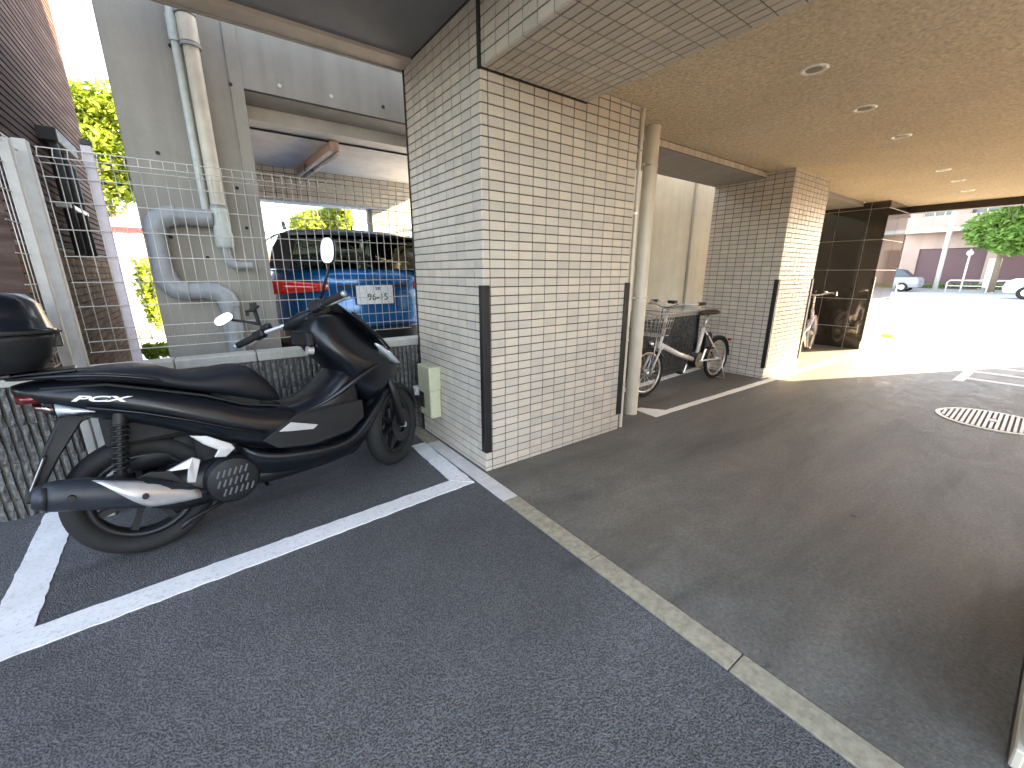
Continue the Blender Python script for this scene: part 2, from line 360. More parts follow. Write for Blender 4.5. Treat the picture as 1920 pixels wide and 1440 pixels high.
# painted lines of the scooter bay
def paint(name, pts, mat, label, seed=0, group=None):
    P = [Vector((x, y, 0)) for x, y in pts]; n = len(P); Q = []
    rr = random.Random(seed)
    for i in range(n):
        a, b = P[i], P[(i + 1) % n]; k = max(1, int((b - a).length / .03)); d = (b - a).normalized(); w = Vector((-d.y, d.x, 0))
        for j in range(k): Q.append(a.lerp(b, j / k) + (w * rr.uniform(-.003, .003) if j else Vector()))
    z0 = .004
    m = MB().prism([(q.x, q.y, .0005) for q in Q], (0, 0, z0 - .0005 + .002 * (seed % 3)))
    return tag(obj(name, m, mat), label, 'painted line', group)
paint('painted_line', [(-.745, 1.80), (1.112, 1.905), (1.008, 2.006), (-.664, 1.925)], M['white_line_paint'], 'long white line along the near side of the scooter bay', 1, 'white lines round the scooter bay')
paint('painted_line', [(1.115, 1.9), (1.128, 2.62), (1.026, 2.62), (1.006, 2.0)], M['white_line_paint'], 'short white line at the foot of the tiled pillar by the front wheel', 2, 'white lines round the scooter bay')
paint('painted_line', [(-.72, 1.83), (-.664, 1.93), (-.715, 2.93), (-.84, 2.93), (-.78, 1.81)], M['white_line_paint'], 'thick white line at left crossing under the scooter rear wheel', 3, 'white lines round the scooter bay')

# ------------------------------------------------------------------ tiles
TMESH = {}
def tile_mesh(w, h):
    k = (round(w, 3), round(h, 3))
    if k not in TMESH:
        m = MB(); t = .0055; b = .0016
        P = [(-w / 2, -h / 2, 0), (w / 2, -h / 2, 0), (w / 2, h / 2, 0), (-w / 2, h / 2, 0)]
        Q = [(x, y, t - b) for x, y, _ in P]; T = [(x - b * (1 if x > 0 else -1), y - b * (1 if y > 0 else -1), t) for x, y, _ in P]
        m.add(P + Q + T, [(3, 2, 1, 0)] + [(i, (i + 1) % 4, 4 + (i + 1) % 4, 4 + i) for i in range(4)] + [(4 + i, 4 + (i + 1) % 4, 8 + (i + 1) % 4, 8 + i) for i in range(4)] + [(8, 9, 10, 11)])
        TMESH[k] = mesh_of('tile', m, M['beige_tile'])
    return TMESH[k]
class Tiles:
    def __init__(s, parent): s.p = parent; s.items = []
    def face(s, o, u, v, ue, ve, gap=.006):
        o, u, v = Vector(o), Vector(u), Vector(v); n = u.cross(v)
        for a, b in zip(ue, ue[1:]):
            for c, d in zip(ve, ve[1:]):
                w, h = b - a - gap, d - c - gap
                if w < .008 or h < .008: continue
                ctr = o + u * (a + b) / 2 + v * (c + d) / 2
                q = pj(ctr); size = 0
                if q and -40 < q[0] < 1960 and -40 < q[1] < 1480:
                    e1 = pj(ctr + u * w / 2); e2 = pj(ctr + v * h / 2); view = Vector((0, 0, CAM_H)) - ctr
                    if e1 and e2 and view.dot(n) > 0: size = abs((e1[0] - q[0]) * (e2[1] - q[1]) - (e1[1] - q[1]) * (e2[0] - q[0]))
                s.items.append((size, ctr, u, v, n, w, h))
    def build(s, limit=295):
        it = sorted(s.items, key=lambda t: -t[0]); joined = MB()
        for i, (size, c, u, v, n, w, h) in enumerate(it):
            t = rnd.uniform(-.012, .012); t2 = rnd.uniform(-.008, .008)
            nn = (n + u * t + v * t2).normalized(); uu = (u - nn * u.dot(nn)).normalized(); vv = nn.cross(uu)
            if i < limit and size > 0:
                o = obj('tile', tile_mesh(w, h), None, s.p)
                o.matrix_local = basis(c - Vector(s.p['_loc']), uu, vv, nn)
            else:
                me = tile_mesh(w, h); B = basis(c, uu, vv, nn)
                joined.add([B @ q.co for q in me.vertices], [tuple(p.vertices) for p in me.polygons])
        if joined.v: tag(obj('tile_field', joined, M['beige_tile'], s.p), kind='stuff')
def frange(a, b, st):
    r = []; x = a
    while x < b - 1e-6: r.append(x); x += st
    return r + [b]
ZT = 2.17; CZ = 2.256; LC = 2.48
vz = [0, .025] + frange(.075, 2.476, .05)
def up_to(L, z): return [q for q in L if q < z - .002] + [z]
def pillar(x0, x1, y0, y1, label, zside, zfront, dense=True, group='tiled pillars beside the driveway'):
    t = thing('tiled_pillar', (x0, y0, 0), label, 'pillar', group)
    i = .0045
    obj('grout_core', MB().bb((x0 + i, y0 + i, -.1), (x1 - i, y1, max(zside, zfront) + .3)), M['grout'], t)
    T = Tiles(t)
    xs = [0, .045] + frange(.145, x1 - x0, .1)
    T.face((x0, y0 + i, 0), (1, 0, 0), (0, 0, 1), xs, up_to(vz, zfront))
    T.face((x0 + i, y1, 0), (0, -1, 0), (0, 0, 1), [0] + [round(y1 - y0 - q, 4) for q in reversed(frange(.095, y1 - y0 - .001, .1)[:-1])] + [y1 - y0], up_to(vz, zside))
    T.face((x1 - i, y0, 0), (0, 1, 0), (0, 0, 1), frange(0, y1 - y0, .1), up_to(vz, zfront))
    T.build(295 if dense else 280)
    return t
P1 = pillar(1.25, 2.49, 1.975, 2.885, 'large beige tiled pillar nearest the camera, with black corner strips', LC, CZ)
P2 = pillar(5.13, 6.11, 2.03, 2.885, 'smaller beige tiled pillar behind the white bicycle, half way along the driveway', CZ + .02, CZ + .02, group='tiled pillars beside the driveway')
# movement joint round the pillar head (black sealant)
obj('sealant_joint', MB().bb((1.2405, 1.964, 2.166), (1.258, 1.985, LC)).bb((1.245, 1.966, 2.164), (1.99, 1.985, 2.174)), M['black_joint'], P1)
obj('edge_joint', MB().bb((1.246, 2.886, .0), (1.262, 2.905, LC)), M['black_joint'], P1)
# tiled beam over the driveway
bt = thing('tiled_beam', (1.25, .5, ZT), 'beige tiled ceiling beam crossing overhead from the near pillar', 'beam')
obj('grout_core', MB().bb((1.2545, -.15, ZT + .0045), (1.98, 1.964, LC + .3)), M['grout'], bt)
T = Tiles(bt)
T.face((1.2545, 1.964, ZT), (0, -1, 0), (0, 0, 1), [0, .03] + frange(.13, 2.1, .1), [0] + frange(.05, .31, .05))
T.face((1.983, 1.964, ZT + .0045), (0, -1, 0), (-1, 0, 0), [0, .03] + frange(.13, 2.1, .1), frange(0, .733, .05))
T.face((1.98, -.15, ZT), (0, 1, 0), (0, 0, 1), frange(0, 2.11, .1), [0, .045, .086])
T.build(295)
# corner guards
def guard(x, y, label, sx=1):
    m = MB().bb((x - .012, y - .012, .13), (x + .035 * sx, y - .0008, 1.135), .003).bb((x - .012, y - .0008, .13), (x - .0008 if sx > 0 else x + .012, y + .035, 1.135), .003)
    return tag(obj('corner_guard', m, M['corner_guard']), label, 'corner guard', 'black corner guards on the pillars')
guard(1.25, 1.975, 'black rubber guard strip on the near corner of the big pillar')
m = MB().bb((2.45, 1.963, .13), (2.502, 1.9742, 1.135), .003); tag(obj('corner_guard', m, M['corner_guard']), 'black guard strip on the far corner of the big pillar beside the cream pipe', 'corner guard', 'black corner guards on the pillars')
guard(5.13, 2.03, 'black guard strip on the second pillar near the white bicycle')
m = MB().bb((6.07, 2.018, .13), (6.122, 2.0292, 1.135), .003); tag(obj('corner_guard', m, M['corner_guard']), 'black guard strip on the far corner of the second pillar', 'corner guard', 'black corner guards on the pillars')
guard(8.45, 1.985, 'black guard strip on the dark polished pillar corner')
# concrete footing at the pillar foot
# ------------------------------------------------------------------ building above
b = MB().bb((1.985, -.36, CZ), (9.75, 2.3, CZ + .5)); struct('ceiling', b, M['stucco_ceiling'])
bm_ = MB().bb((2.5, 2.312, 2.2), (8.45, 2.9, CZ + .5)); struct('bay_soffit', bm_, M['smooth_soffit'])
ft = thing('bay_fascia', (2.5, 2.3, 2.2), 'narrow tiled fascia above the bicycle bay between the pillars', 'fascia')
obj('grout_core', MB().bb((2.5, 2.3045, 2.2), (5.12, 2.3118, CZ)), M['grout'], ft)
T = Tiles(ft); T.face((2.5, 2.3045, 2.2), (1, 0, 0), (0, 0, 1), frange(0, 2.62, .1), [0, .054]); T.build(30)
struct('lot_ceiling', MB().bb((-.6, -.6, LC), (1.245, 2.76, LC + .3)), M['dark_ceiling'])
struct('ceiling_edge_strip', MB().bb((-.6, 2.762, LC - .02), (1.249, 2.9, LC + .3)), M['plaster_beige'])
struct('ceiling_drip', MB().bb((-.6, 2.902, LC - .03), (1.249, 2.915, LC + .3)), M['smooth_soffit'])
bl = thing('apartment_building', (4, 0, 2.8), 'unseen upper part of the apartment block over the driveway, stepped to shape the sunlight', 'building')
obj('upper_wall', MB().bb((-.6, -.6, LC + .302), (1.98, 2.915, 3.0)).bb((1.985, -.36, LC + .302), (3.0, 2.915, 3.3)).bb((3.005, -.36, LC + .302), (6.3, 2.915, 6)).bb((6.305, -.36, LC + .302), (9.75, 2.915, 3.3)), M['bounce_wall'], bl)  # out of view
ob = thing('horizon_blocker', (-9, -4, 0), 'added unseen dark block behind the camera that stops low horizon light', 'building')
obj('wall', MB().bb((-16, -16, -.1), (-9, 3.1, 2.8)), M['blocker_dark'], ob)  # added mass, keeps horizon light off the upper pillar and beam
# right boundary wall and its cream skirting
rw = thing('side_wall', (1.45, -.2, 0), 'cream low wall edge at the bottom right corner of the driveway', 'wall')
obj('wall_face', MB().bb((1.47, -.34, 0), (2.6, -.155, 1.0)), M['plaster_beige'], rw)
obj('skirting', MB().bb((1.45, -.1545, 0), (9.3, -.135, .06), .004), M['cream_pipe'], rw)
jb = thing('exit_jamb', (9.4, -.25, 0), 'plain pillar on the right side of the exit', 'pillar')
obj('shaft', MB().bb((9.3, -.355, 0), (9.6, -.155, 2.4)), M['plaster_beige'], jb)
sb = thing('sun_blocker', (5, -4, 0), 'added unseen block right of the driveway that stops the sun and bounces warm light', 'building')
obj('wall', MB().bb((2.6, -9, -.1), (9.6, -3.0, 5.15)), M['bounce_wall'], sb)  # added mass out of view, shades the driveway and reflects warm light
obj('end_wall', MB().bb((9.45, -2.995, -.1), (9.598, -.358, 5.15)), M['bounce_wall'], sb)  # added to close the gap against direct sun
# exit lintel
tag(obj('exit_lintel', MB().bb((9.56, -.3, 2.15), (9.75, 2.0, 2.2555)), M['dark_lintel'], bevel=.004), 'dark lintel across the bright far exit of the driveway', 'lintel')
# dark polished pillar at the exit
dp = thing('dark_pillar', (8.45, 1.985, 0), 'dark polished stone pillar with thin white joints by the exit', 'pillar')
obj('core', MB().bb((8.462, 1.997, -.1), (9.6, 3.3, 2.255)), M['white_frame'], dp)
zs = [0, .35, .8, 1.25, 1.7, 2.15, 2.25]; yy = [1.986, 2.21, 2.62, 2.96, 3.3]
for a, c in zip(zs, zs[1:]):
    for p, q in zip(yy, yy[1:]):
        obj('stone_panel', MB().bb((8.45, p + .004, a + .004), (8.4615, q - .004, c - .004), .001), M['polished_granite'], dp)
    for p, q in ((8.45, 9.0), (9.0, 9.6)):
        obj('stone_panel', MB().bb((p + .004, 1.985, a + .004), (q - .004, 1.9965, c - .004), .001), M['polished_granite'], dp)
# cream down pipe and slim conduit in the bay corner
def vpipe(name, x, y, r, z0, z1, mat, label, cat, clips=()):
    t = thing(name, (x, y, z0), label, cat)
    obj('pipe', MB().cyl((x, y, z0), (x, y, z1), r, 24), mat, t, smooth=True, auto=40)
    for z in clips:
        obj('pipe_clip', MB().cyl((x, y, z), (x, y, z + .014), r + .004, 24).bb((x - .05 - r, y - .006, z), (x - r, y + .006, z + .012)), M['bike_silver'], t, smooth=True, auto=40)
    return t
vpipe('drain_pipe', 2.885, 2.16, .055, 0, 2.255, M['cream_pipe'], 'thick cream drain pipe standing at the near end of the bicycle bay', 'pipe', (1.98, 1.0))
vpipe('conduit', 2.545, 1.995, .014, .0, CZ, M['cream_pipe'], 'slim pale conduit on the far edge of the big tiled pillar', 'pipe', (.35, .7, 1.6, 2.0))
vpipe('conduit', 2.60, 2.1, .02, .0, CZ, M['white_frame'], 'second pale conduit behind the slim one by the big pillar', 'pipe', ())
# bicycle bay lines
paint('painted_line', [(2.97, 1.96), (9.0, 1.83), (9.0, 1.92), (3.2, 2.02), (3.07, 2.2), (2.99, 2.2)], M['cream_line_paint'], 'long cream line in front of the bicycle bay', 4, 'cream lines of the bicycle bays')
paint('painted_line', [(3.3, 2.62), (5.05, 2.74), (5.05, 2.82), (3.3, 2.70)], M['cream_line_paint'], 'cream line behind the white bicycle near the block wall', 5, 'cream lines of the bicycle bays')
paint('painted_line', [(6.85, .61), (8.7, .61), (8.7, .70), (6.85, .70)], M['white_line_paint'], 'white border line of the hatched area near the exit, nearest the bicycles', 6, 'white hatch lines near the exit')
for k, xx in enumerate((7.05, 7.6, 8.15)):
    paint('painted_line', [(xx, -.1), (xx + .10, -.1), (xx + .10, .605), (xx, .605)], M['white_line_paint'], ['hatch stripe near the exit, closest to the manhole cover', 'middle hatch stripe near the exit', 'hatch stripe nearest the exit'][k], 7 + k, 'white hatch lines near the exit')
# manhole
mh = thing('manhole_cover', (5.17, .23, 0), 'round ribbed metal manhole cover in the driveway', 'manhole cover')
obj('frame', MB().lathe((5.17, .23, 0), (0, 0, 1), [(.312, .0), (.345, .0), (.345, .010), (.312, .010)], 48), M['manhole_iron'], mh)
obj('plate', MB().cyl((5.17, .23, 0), (5.17, .23, .0045), .311, 48), M['manhole_gap'], mh)
for k in range(-9, 10):
    w = math.sqrt(max(0, .305 ** 2 - (k * .032) ** 2)); a = R(1.5); d = Vector((math.cos(a), math.sin(a), 0)); n = Vector((-math.sin(a), math.cos(a), 0))
    c = Vector((5.17, .23, .0075)) + n * k * .032
    if abs(k) == 0:
        for q in (-1, 1):
            cc = c + d * q * (w / 2 + .03); obj('rib', MB().box(cc, (w - .07, .019, .007), Matrix.Rotation(a, 3, 'Z')), M['manhole_iron'], mh)
        obj('lift_plate', MB().box(c, (.08, .04, .008), Matrix.Rotation(a, 3, 'Z')), M['manhole_iron'], mh)
    else: obj('rib', MB().box(c, (w * 2, .019, .007), Matrix.Rotation(a, 3, 'Z')), M['manhole_iron'], mh)
# ceiling down lights
LL = ['nearest round downlight in the stucco ceiling', 'second round downlight from the camera', 'third round downlight from the camera', 'fourth downlight, first of the far trio', 'middle downlight of the far trio', 'farthest downlight next to the exit lintel']
for (x, y), lb in zip([(2.82, 1.11), (3.715, 1.12), (4.67, 1.13), (6.49, 1.16), (7.36, 1.16), (8.34, 1.2)], LL):
    t = thing('downlight', (x, y, CZ), lb, 'ceiling light', 'downlights in the driveway ceiling')
    obj('trim', MB().lathe((x, y, CZ), (0, 0, 1), [(.038, -.002), (.058, -.008), (.068, -.001), (.068, .0), (.038, .0)], 32), M['light_trim'], t, smooth=True)
    obj('reflector', MB().cyl((x, y, CZ - .0035), (x, y, CZ + .002), .0385, 24), M['light_dark'], t)
# electrical box and tap on the pillar
eb = thing('meter_box', (1.25, 2.64, .2), 'cream plastic utility box low on the pillar side', 'box')
obj('housing', MB().bb((1.165, 2.56, .195), (1.249, 2.74, .565), .008), M['cream_box'], eb)
obj('housing_lip', MB().bb((1.159, 2.553, .40), (1.25, 2.747, .57), .006), M['cream_box'], eb)
obj('socket', MB().bb((1.157, 2.665, .255), (1.1655, 2.735, .37), .002), M['black_joint'], eb)
tp = thing('wall_tap', (1.24, 2.82, .33), 'white plastic joint and short pipe beside the utility box', 'pipe joint')
obj('arm', MB().tube([(1.2, 2.745, .325), (1.2, 2.80, .325), (1.19, 2.84, .34)], .014, 10), M['white_frame'], tp, smooth=True)
obj('knob', MB().cyl((1.19, 2.84, .31), (1.19, 2.84, .365), .026, 12).bb((1.165, 2.82, .35), (1.215, 2.875, .375), .006), M['white_frame'], tp)
# ------------------------------------------------------------------ block wall
bw = thing('block_wall', (1, 3, 0), 'low grey wall of ribbed split-face blocks behind the scooter', 'wall')
def block_mesh(seed, w=.396, h=.187, ribs=12):
    rr = random.Random(seed); m = MB()
    m.bb((0, .020, 0), (w, .10, h))
    pt = w / ribs; nz = 6
    for k in range(ribs):
        x0 = k * pt + .0048; x1 = (k + 1) * pt - .0048; g = []
        for j in range(nz + 1):
            z = h * j / nz; e = .006 if j in (0, nz) else 0
            d = [rr.uniform(-.012, .0) + e for _ in range(3)]
            g.append([(x0 + rr.uniform(0, .003), .021, z), (x0 + rr.uniform(0, .003), d[0] + .004, z), ((x0 + x1) / 2, d[1], z), (x1 - rr.uniform(0, .003), d[2] + .004, z), (x1 - rr.uniform(0, .003), .021, z)])
        m.loft([[Vector(p) for p in q] for q in g], cap=False, closed=False)
    return mesh_of('block', m, M['split_block'])
BM = [block_mesh(k) for k in range(5)]
half = block_mesh(99, .196, .187, 6)
for c, z in enumerate((-.09, .10, .29, .48)):
    x = -1.8 + (c % 2) * .2
    if c % 2: obj('block', half, None, bw).location = Vector((-1.8, 2.95, z + .0015)) - Vector(bw['_loc'])
    while x < 6.6:
        if not (1.7 < x < 2.0):
            o = obj('block', rnd.choice(BM), None, bw); o.location = Vector((x, 2.95, z + .0015)) - Vector(bw['_loc'])
        x += .4
for k in range(21):
    x = -1.8 + k * .4 + rnd.uniform(-.001, .001)
    obj('coping', MB().bb((x + .002, 2.943, .671), (x + .398, 3.065, .727), .006), M['coping'], bw)
struct('wall_mortar', MB().bb((-1.8, 2.966, -.1), (6.6, 3.045, .669)), M['grout'])
# ------------------------------------------------------------------ mesh fence
fe = thing('mesh_fence', (0, 3, .7), 'cream welded wire mesh fence on top of the block wall', 'fence')
hz = [.80, .855, .92, 1.035, 1.155, 1.28, 1.405, 1.53, 1.64, 1.70, 1.72, 1.765]
off = {1.72: -.03, 1.70: -.0}
WM = {}
def wire(name, a, b, r, mat, parent):
    a = Vector(a); b = Vector(b); L = round((b - a).length, 3); k = (L, r)
    if k not in WM: WM[k] = mesh_of(name, MB().tube([(0, 0, 0), (0, 0, L)], r, 5), mat, True)
    o = obj(name, WM[k], None, parent); q = (b - a).to_track_quat('Z', 'Y').to_matrix().to_4x4()
    o.matrix_local = Matrix.Translation(a - Vector(parent['_loc'])) @ q; return o
Y0 = 3.0
for z in hz: wire('wire', (-.53, Y0 + off.get(z, 0), z), (1.24, Y0 + off.get(z, 0), z), .0026, M['fence_steel'], fe)
x = -.525
while x < 1.24:
    wire('wire', (x, Y0, .80), (x, Y0, 1.70), .0020, M['fence_steel'], fe)
    WM2 = WM.get('fold')
    if WM2 is None:
        WM['fold'] = mesh_of('folded_wire', MB().tube([(0, 0, 1.70), (0, -.03, 1.72), (0, 0, 1.765)], .0020, 5, cap=False), M['fence_steel'], True)
    o = obj('folded_wire', WM['fold'], None, fe); o.location = Vector((x, Y0, 0)) - Vector(fe['_loc'])
    x += .05
obj('post', MB().bb((-.378, 3.012, .72), (-.338, 3.044, 1.80), .003), M['lilac_post'], fe)
obj('post_cap', MB().bb((-.376, 3.008, 1.80), (-.336, 3.048, 1.825), .003), M['corner_guard'], fe)
# spur section standing on the ground in front of the wall
fs = thing('fence_spur', (-.545, 2.9, 0), 'short mesh fence spur on two square grey posts behind the scooter top box', 'fence')
obj('post', MB().bb((-.580, 2.888, 0), (-.532, 2.936, 1.77), .004), M['fence_post'], fs)
obj('post', MB().bb((-.580, 2.70, 0), (-.545, 2.735, 1.73), .004), M['fence_post'], fs)
for z in hz: wire('wire', (-.586 + off.get(z, 0) * -.6, 2.56, z), (-.586 + off.get(z, 0) * -.6, 2.91, z), .0026, M['fence_steel'], fs)
for k in range(6): wire('wire', (-.586, 2.63 + k * .05, .80), (-.586, 2.63 + k * .05, 1.765), .0019, M['fence_steel'], fs)
# ------------------------------------------------------------------ neighbour's concrete building with garage opening
nb = thing('concrete_building', (1, 3.5, 0), 'weathered grey concrete building with an open garage beyond the fence', 'building')
YC = 3.5
c = MB()
c.bb((-.25, YC, -.2), (.406, YC + .42, 2.95))
c.bb((.406, YC, 2.355), (2.45, YC + .30, 2.95))
obj('wall', c, M['neighbour_concrete'], nb)
obj('light_wall', MB().bb((2.452, YC - .003, -.2), (5.70, YC + .3, 2.5)), M['pale_wall'], nb); obj('light_wall', MB().bb((5.72, YC - .03, -.2), (9.5, YC + .3, 2.5)), M['pale_wall'], nb)  # paler tone than the rest of the neighbour's concrete wall
obj('wall_column', MB().bb((-.252, YC - .022, -.2), (.20, YC - .001, 2.949), .006), M['neighbour_concrete'], nb)
obj('jamb_panel', MB().bb((.33, YC - .012, -.2), (.404, YC - .0008, 2.949), .003), M['neighbour_concrete'], nb)
obj('soffit_beam', MB().bb((.408, YC + .305, 2.27), (2.45, YC + .5, 2.6)), M['garage_soffit'], nb)
obj('beam_joint', MB().bb((.406, YC - .003, 2.350), (1.9, YC + .012, 2.3575)), M['black_joint'], nb)
obj('garage_ceiling', MB().bb((.3, YC + .505, 2.262), (2.6, 5.4, 2.6)), M['garage_soffit'], nb)
obj('ceiling_joint', MB().bb((.406, YC + .49, 2.257), (2.2, YC + .506, 2.267)), M['black_joint'], nb)
T = Tiles(nb)
obj('rear_beam', MB().bb((.36, 5.2045, 1.96), (2.3, 5.4, 2.262)), M['grout'], nb)
obj('beam_edge', MB().bb((.36, 5.19, 1.935), (2.3, 5.4, 1.957)), M['blue_grey_beam'], nb)
obj('rear_jamb', MB().bb((1.74, 5.2045, -.1), (2.3, 5.4, 1.934)), M['grout'], nb)
T.face((.36, 5.2045, 1.962), (1, 0, 0), (0, 0, 1), frange(0, 1.94, .1), frange(0, .3, .05))
T.face((1.74, 5.2045, 0), (1, 0, 0), (0, 0, 1), frange(0, .56, .1), frange(0, 1.93, .05))
T.build(150)
for x, z in [(.06, 2.49), (.335, 2.36), (-.1, 1.9), (.28, 1.75), (.05, 1.3), (-.12, 1.42), (.30, 1.5)]:
    obj('tie_hole', MB().cyl((x, YC - .026 if x < .2 else YC - .0125, z), (x, YC - .01, z), .011, 12), M['black_joint'], nb)
for x, z in [(.62, 2.42), (.95, 2.43), (1.33, 2.44)]:
    obj('tie_hole', MB().cyl((x, YC - .003, z), (x, YC + .01, z), .012, 12), M['house_white'] if x < 1.2 else M['black_joint'], nb)
# fluorescent lamp
fl = thing('tube_lamp', (1.04, 4.6, 2.26), 'unlit fluorescent tube lamp on the garage ceiling above the blue car', 'lamp')
a = Vector((1.06, 3.95, 2.225)); b = Vector((1.0, 5.15, 2.225)); d = (b - a).normalized(); n = Vector((-d.y, d.x, 0))
def oriented(c, size, mat, name, par, bev=.004):
    ang = math.atan2(d.y, d.x); obj(name, MB().box(c, size, Matrix.Rotation(ang, 3, 'Z'), bev), mat, par)
oriented((a + b) / 2, ((b - a).length, .07, .07), M['lamp_shade'], 'housing', fl)
obj('tube', MB().cyl(a + Vector((-.035, .02, -.05)), b + Vector((-.035, -.02, -.05)), .014, 12), M['lamp_tube'], fl, smooth=True)
obj('tube', MB().cyl(a + Vector((.035, .02, -.05)), b + Vector((.035, -.02, -.05)), .014, 12), M['lamp_tube'], fl, smooth=True)
oriented(a + d * .8 + Vector((0, 0, -.03)), (.05, .10, .06), M['light_dark'], 'bracket', fl)
# ------------------------------------------------------------------ drain pipes on the concrete
PY = YC - .10
dpp = thing('vertical_drain', (.13, PY, 1.3), 'tall beige drain pipe on the concrete wall ending at the grey bend', 'pipe')
def seg(name, pts, r, mat, par, n=20): return obj(name, MB().tube(pts, r, n), mat, par, smooth=True, auto=50)
seg('pipe', [(.155, PY, 1.62), (.155, PY, 2.93)], .040, M['beige_pvc'], dpp)
seg('socket', [(.155, PY, 2.50), (.155, PY, 2.63)], .048, M['beige_pvc'], dpp)
seg('clip', [(.155, PY, 2.638), (.155, PY, 2.658)], .051, M['pole_grey'], dpp); seg('clip', [(.155, PY, 2.478), (.155, PY, 2.495)], .051, M['pole_grey'], dpp)
seg('collar', [(.155, PY, 1.60), (.155, PY, 1.615)], .049, M['pole_grey'], dpp)
seg('tee', [(.155, PY, 1.45), (.155, PY, 1.60)], .049, M['pale_pvc'], dpp); seg('reducer', [(.155, PY, 1.36), (.155, PY, 1.375), (.155, PY, 1.449)], [.040, .052, .052], M['pale_pvc'], dpp)
vp2 = thing('pale_drain', (.08, PY, 1.6), 'pale green narrow drain pipe beside the tall beige one', 'pipe')
seg('pipe', [(.085, PY + .03, 1.58), (.085, PY + .03, 2.93)], .022, M['pale_pvc'], vp2); seg('socket', [(.085, PY + .03, 2.50), (.085, PY + .03, 2.63)], .028, M['pale_pvc'], vp2)
def bend(p0, p1, p2, k=8):
    return [Vector(p0).lerp(Vector(p1), t).lerp(Vector(p1).lerp(Vector(p2), t), t) for t in [i / k for i in range(k + 1)]]
ub = thing('u_bend_drain', (0, PY, .7), 'thick grey plastic drain looping in a U on the concrete wall', 'pipe')
rr_ = .052
seg('pipe', [(.11, PY, 1.54), (-.08, PY, 1.54)], rr_, M['grey_pvc'], ub)
seg('elbow', bend((-.07, PY, 1.54), (-.185, PY, 1.54), (-.185, PY, 1.43)), rr_ + .008, M['grey_pvc'], ub)
seg('pipe', [(-.185, PY, 1.44), (-.185, PY, 1.2)], rr_ - .003, M['grey_pvc'], ub)
seg('elbow', bend((-.185, PY, 1.21), (-.185, PY, 1.09), (-.08, PY, 1.09)), rr_ + .008, M['grey_pvc'], ub)
seg('pipe', [(-.09, PY, 1.09), (.02, PY, 1.09)], rr_, M['grey_pvc'], ub)
seg('elbow', bend((0, PY, 1.09), (.12, PY, 1.09), (.12, PY, .98)), rr_ + .008, M['grey_pvc'], ub)
seg('pipe', [(.12, PY, .98), (.12, PY, 0)], rr_, M['grey_pvc'], ub); seg('socket', [(.12, PY, .80), (.12, PY, .87)], rr_ + .008, M['grey_pvc'], ub)
for z in (1.445, 1.2): seg('ring', [(-.185, PY, z), (-.185, PY, z + .012)], rr_ + .011, M['pole_grey'], ub)
fp = thing('floor_pipe', (.155, PY, 1.3), 'small grey elbow pipe hanging under the beige drain', 'pipe')
seg('pipe', [(.155, PY, 1.36), (.155, PY, 1.30)], .024, M['grey_pvc'], fp); seg('elbow', bend((.155, PY, 1.31), (.155, PY, 1.25), (.215, PY, 1.25)), .027, M['grey_pvc'], fp)
seg('pipe', [(.21, PY, 1.25), (.29, PY, 1.25)], .023, M['grey_pvc'], fp)
# ------------------------------------------------------------------ maroon building at left
lb = thing('maroon_building', (-.8, 4.5, 0), 'tall dark maroon building with ribbed siding and rounded corner behind the left fence', 'building')
XB = -.70; YA = 5.75; RA = .9
def outline(off=0, y0=3.14):
    pts = [(XB + off, y0)] + [(XB + off, y0 + (YA - y0) * k / 26) for k in range(1, 26)] + [(XB - RA + (RA + off) * math.cos(R(a)), YA + (RA + off) * math.sin(R(a))) for a in range(0, 91, 6)]
    return pts
def band(m, z0, z1, t0, t1, y0=3.14, parts=None):
    o1, o2 = outline(t1, y0), outline(t0, y0)
    for k in range(len(o1) - 1):
        if parts == 'tiles':
            g_ = .03
            p, q = Vector(o1[k]).lerp(Vector(o1[k + 1]), g_), Vector(o1[k]).lerp(Vector(o1[k + 1]), 1 - g_); r, s_ = Vector(o2[k + 1]), Vector(o2[k])
            m.add([(p.x, p.y, z0), (q.x, q.y, z0), (q.x, q.y, z1), (p.x, p.y, z1), (s_.x, s_.y, z0), (r.x, r.y, z0), (r.x, r.y, z1), (s_.x, s_.y, z1)], [(0, 1, 2, 3), (0, 4, 5, 1), (3, 2, 6, 7), (0, 3, 7, 4), (1, 5, 6, 2)])
    if parts != 'tiles':
        rings = [[Vector((p[0], p[1], z0)), Vector((q[0], q[1], z0 + .004)), Vector((q[0], q[1], z1 - .004)), Vector((p[0], p[1], z1))] for q, p in zip(o1, o2)]
        m.loft(rings)
core = outline(-.014)
obj('wall', MB().prism([Vector((-6, 3.14, -.1))] + [Vector((x, y, -.1)) for x, y in core] + [Vector((-6, YA + RA - .014, -.1))], Vector((0, 0, 9))), M['maroon_siding'], lb)
m = MB(); band(m, 0, .040, -.013, 0); cm = mesh_of('siding_board', m, M['maroon_siding'], True); cm.set_sharp_from_angle(angle=R(40)); z = 1.36
while z < 6.5:
    o = obj('siding_board', cm, None, lb); o.location = Vector((0, 0, z)) - Vector(lb['_loc']); z += .044
bt2 = MB(); z = .0
while z < 1.34:
    band(bt2, z + .003, z + .047, -.013, -.003, parts='tiles'); z += .05
tag(obj('tile_field', bt2, M['brown_tile_cladding'], lb), kind='stuff')
m = MB(); band(m, 1.335, 1.36, -.013, .005); obj('sill_band', m, M['grout'], lb)
gd = thing('gas_pipes', (-.62, 4.6, 1.3), 'dark pipes and meter bracket on the maroon building wall', 'pipe')
